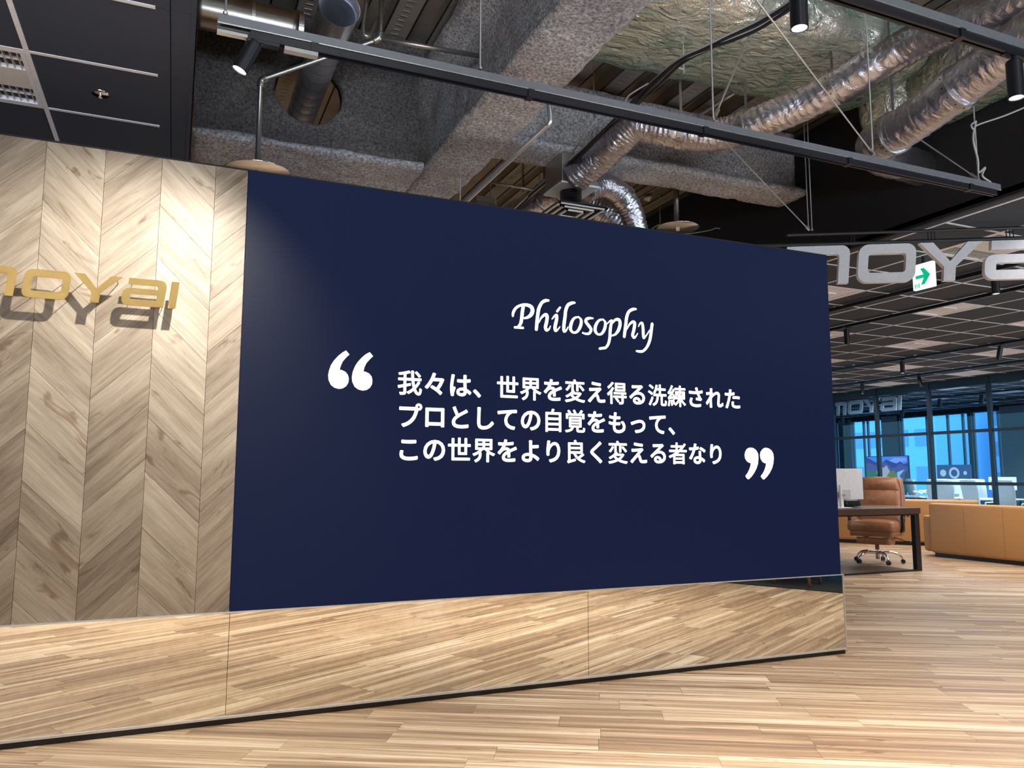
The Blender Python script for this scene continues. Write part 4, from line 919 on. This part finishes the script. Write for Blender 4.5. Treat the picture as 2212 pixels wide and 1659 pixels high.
a = Vector(at(1790, 1172, Z=0)); b = Vector(at(2150, 1180, Z=0))
d_ = Vector((-.80, .60, 0)); sofa((12.25, 9.0, 0), math.atan2(-.80, .60)*-1 if False else math.atan2(.80, .60)-R(0) if False else R(38), 3.5, .95, 'second cognac leather sofa farther back behind the executive chair', 1)
# office behind the glass
def office_desk(x, y0, y1, lab):
    t = tag(empty('office_desk', (x, (y0+y1)/2, 0)), lab, 'desk'); h = (y1-y0)/2
    MB().box((-.35, -h, .70), (.35, h, .725)).build('desk_top', WHITE, t)
    for sx in (-.3, .3):
        for sy in (-h+.05, h-.05): MB().box((sx-.02, sy-.02, 0), (sx+.02, sy+.02, .70)).build('leg', BLACK, t)
    MB().box((-.01, -h+.1, .45), (.01, h-.1, .68)).build('privacy_panel', BLACK, t)
ya, yb_ = at(2182, 1075, X=15.4)[1], at(2040, 1075, X=15.4)[1]
office_desk(15.5, ya, yb_, 'long white office desk behind the glass on the right')
ya2, yb2 = at(2010, 1072, X=15.9)[1], at(1958, 1072, X=15.9)[1]
office_desk(15.9, ya2, yb2+1.2, 'white office desk behind the glass just right of the tan chair')
def office_chair(px, X_, lab, rz, src=None, s=1.):
    p = at(px, 1050, X=X_)
    if src: 
        t = src.copy(); C.objects.link(t)
        for c in src.children: d = c.copy(); C.objects.link(d); d.parent = t
    else:
        t = empty('office_chair'); 
        Vc, Fq = cushion((.48, .48, .07), .1, 5); MB().add(Vc, Fq).build('seat', OFFW, t, smooth=True, loc=(0, 0, .47))
        Vc, Fq = cushion((1, .05, .62), 0, 8); V2 = [(c.x*(.50-.14*max(0, .2-(c.z/.62))), c.y+.10*(2*c.x)**2*-.5, c.z) for c in Vc]
        o = MB().add(V2, Fq).build('backrest', OFFW, t, smooth=True, loc=(0, .26, .80)); o.rotation_euler = (R(-8), 0, 0)
        MB().rod((0, 0, .08), (0, 0, .45), .025).build('column', BLACK, t)
        m_ = MB(); [m_.rod((0, 0, .09), (.28*math.cos(R(72*k)), .28*math.sin(R(72*k)), .05), .018) for k in range(5)]; m_.build('star_base', WHITE, t)
        m_ = MB(); [m_.tube([(s_*.27, .12, .48), (s_*.27, .10, .66), (s_*.27, -.12, .67)], .014, 8) for s_ in (-1, 1)]; m_.build('armrest', OFFW, t)
    t.location = (X_, p[1], 0); t.rotation_euler = (0, 0, rz); t.scale = (s, s, s)
    tag(t, lab, 'office chair', 'white office chairs behind the glass'); return t
oc = office_chair(1990, 16.8, 'white office chair behind the glass right of the mountain screen', R(60))
for px, X_, lab, rz in ((2035, 14.75, 'white office chair right beside the third partition post', R(120)), (2092, 16.3, 'white office chair facing left in the middle of the last full bay', R(100)), (2131, 16.6, 'broad white office chair seen from behind in the third bay', R(75)),
                        (2118, 14.9, 'white office chair turned away near the last partition post', R(70)), (2188, 14.7, 'largest white office chair at the right edge behind the glass', R(80)), (1845, 17.5, 'white office chair in the left bay beside the monitor', R(40)), (2060, 17.6, 'white office chair farthest back by the wide window', R(90))):
    office_chair(px, X_, lab, rz, oc)
def screen(px, X_, z0, z1, w_, lab, m, name='monitor_screen', cat='monitor'):
    p = at(px, 1040, X=X_); t = tag(empty(name, (X_, p[1], .725)), lab, cat)
    MB().box((-.02, -w_/2, z0-.725), (.0, w_/2, z1-.725)).build('shell', m, t, bevel=.003); MB().box((-.01, -.04, 0), (.02, .04, z0-.725+.05)).build('stand', OFFW, t); MB().box((-.08, -.1, 0), (.08, .1, .008)).build('stand_base', OFFW, t)
    return t
screen(2166, 15.55, .90, 1.16, .58, 'white monitor back on the far desk at the right', OFFW)
screen(2075, 15.6, .80, 1.0, .4, 'small pale monitor on the long white desk', OFFW)
sh = MB(); 
for k in range(14):
    Vc, Fq = cushion((.09+.05*random.random(), .10, .03), .2, 3); o_ = Vector((random.uniform(-.2, .2), random.uniform(-.25, .25), .02+.05*random.random())); Mr = Matrix.Rotation(random.uniform(-.6, .6), 4, 'X') @ Matrix.Rotation(random.uniform(0, 3), 4, 'Z')
    sh.add([Mr @ c+o_ for c in Vc], Fq)
p = at(1995, 1070, X=15.85); single('paper_heap', sh, WHITE, 'heap of crumpled white paper on the desk behind the glass', 'papers', loc=(15.9, p[1], .775), smooth=True)
# landscape screen
X_ = 17.3; y0, y1 = at(1963, 1000, X=X_)[1], at(1872, 1000, X=X_)[1]; z1, z0 = at(1910, 985, X=X_)[2], at(1910, 1062, X=X_)[2]
W_, H_ = y1-y0, z1-z0
t = tag(empty('display_screen', (X_, y1, z0)), 'wide screen showing blue mountains and green hills behind the glass', 'screen')
def sf(a, b, d): return (d-.021, -a*W_, b*H_)
MB().box((-.02, -W_, 0), (.03, 0, H_)).build('bezel', BLACK, t)
for z, (nm, poly, col, s) in enumerate((('sky_image', [(.01, .02), (.99, .02), (.99, .98), (.01, .98)], (.07, .22, .85), 1),
    ('cloud_image', [(.55, .85), (.7, .80), (.95, .84), (.97, .92), (.7, .95)], (.22, .35, .95), 1),
    ('far_range_image', [(.01, .02), (.99, .02), (.99, .80), (.9, .76), (.82, .84), (.74, .78), (.6, .84), (.5, .90), (.38, .80), (.22, .84), (.1, .93), (.01, .97)], (.02, .04, .22), 1),
    ('violet_range_image', [(.01, .02), (.99, .02), (.99, .68), (.9, .72), (.8, .78), (.72, .68), (.62, .66), (.5, .80), (.42, .84), (.34, .72), (.2, .74), (.1, .82), (.01, .80)], (.07, .07, .30), 1),
    ('rock_image', [(.2, .02), (.5, .02), (.58, .55), (.50, .74), (.42, .66), (.34, .74), (.26, .58)], (.42, .40, .46), 1),
    ('green_hill_image', [(.01, .02), (.3, .02), (.28, .48), (.2, .62), (.12, .52), (.01, .66)], (.02, .16, .07), 1),
    ('olive_hill_image', [(.42, .02), (.8, .02), (.76, .44), (.66, .60), (.56, .54), (.48, .40)], (.12, .20, .03), 1),
    ('river_image', [(.76, .02), (.86, .02), (.80, .45), (.92, .62), (.74, .54)], (.25, .55, .75), 1),
    ('dark_hill_image', [(.86, .02), (.99, .02), (.99, .62), (.92, .50)], (.01, .06, .05), 1))):
    MB().prism(poly, lambda a, b, d, z=z: sf(a, b, d-.0012*z), -.001, 0).build(nm, emit(nm, col, 1.0), t, tri=True)
MB().box((-.02, -W_/2-.05, -z0+0), (.02, -W_/2+.05, .02)).build('pedestal', BLACK, t); MB().box((-.2, -W_/2-.3, -z0), (.2, -W_/2+.3, -z0+.03)).build('foot', BLACK, t)
# second far screen with dim picture
X_ = 18.6; y0, y1 = at(2096, 1000, X=X_)[1], at(2024, 1000, X=X_)[1]; z1, z0 = at(2060, 1004, X=X_)[2], at(2060, 1036, X=X_)[2]
t = tag(empty('display_screen', (X_, (y0+y1)/2, z0)), 'dim wide screen with round white shapes in front of the wide window', 'screen'); h = (y1-y0)/2
MB().box((-.02, -h, 0), (.03, h, z1-z0)).build('panel', emit('dim_blue', (.03, .09, .25), 1), t)
for yy, r_ in ((h*.62, .09), (-h*.05, .15), (-h*.7, .05)): 
    MB().lathe([(r_*(.6 if r_ > .1 else .05), 0), (r_, 0)], Matrix.Translation((-.022, yy, .17)) @ Matrix.Rotation(R(90), 4, 'Y'), 20).build('round_image', emit('pale_image', (.45, .6, .75), 1), t)
MB().rod((0, 0, -z0), (0, 0, 0), .03).build('pedestal', BLACK, t)
# ================================================================= seen only in the mirror
e = Vector((5.67, 1.01, 0)); dd = Vector((.475, .88, 0)).normalized(); nn_ = Vector((dd.y, -dd.x, 0))
a0 = e-dd*5; a1 = e+dd*1.55
single('dark_carpet', MB().add([a0, a1, a1+nn_*3, a0+nn_*3]+[q+Vector((0, 0, .008)) for q in (a0, a1, a1+nn_*3, a0+nn_*3)], [(0, 1, 2, 3), (4, 5, 6, 7), (0, 1, 5, 4), (1, 2, 6, 5), (2, 3, 7, 6), (3, 0, 4, 7)]), CARPET, 'dark carpet reflected in the right end of the mirror plinth', 'carpet')
b0 = e-dd*5+nn_*.72; b1 = e+dd*1.5+nn_*.72
single('blue_screen', MB().add([b0, b1, b1+nn_*.08, b0+nn_*.08]+[q+Vector((0, 0, 1.5)) for q in (b0, b1, b1+nn_*.08, b0+nn_*.08)], [(0, 1, 2, 3), (4, 5, 6, 7), (0, 1, 5, 4), (1, 2, 6, 5), (2, 3, 7, 6), (3, 0, 4, 7)]), BLUEW, 'deep blue panel reflected behind the stool legs in the mirror', 'panel', loc=(0, 0, .008))
t = tag(empty('wooden_stool', (6.22, 1.31, .008)), 'rosy wooden stool whose legs show in the mirror at its right end', 'stool')
for x_, y_ in ((-.21, -.09), (-.06, .27), (.12, -.27), (.25, .10)): MB().tube([(x_, y_, 0), (x_*.75, y_*.75, .44)], [.016, .022], 10).build('leg', PINKWOOD, t, smooth=True)
Vc, Fq = cushion((.42, .42, .06), .1, 5); MB().add(Vc, Fq).build('seat', BLUEW, t, smooth=True, loc=(0, 0, .46))
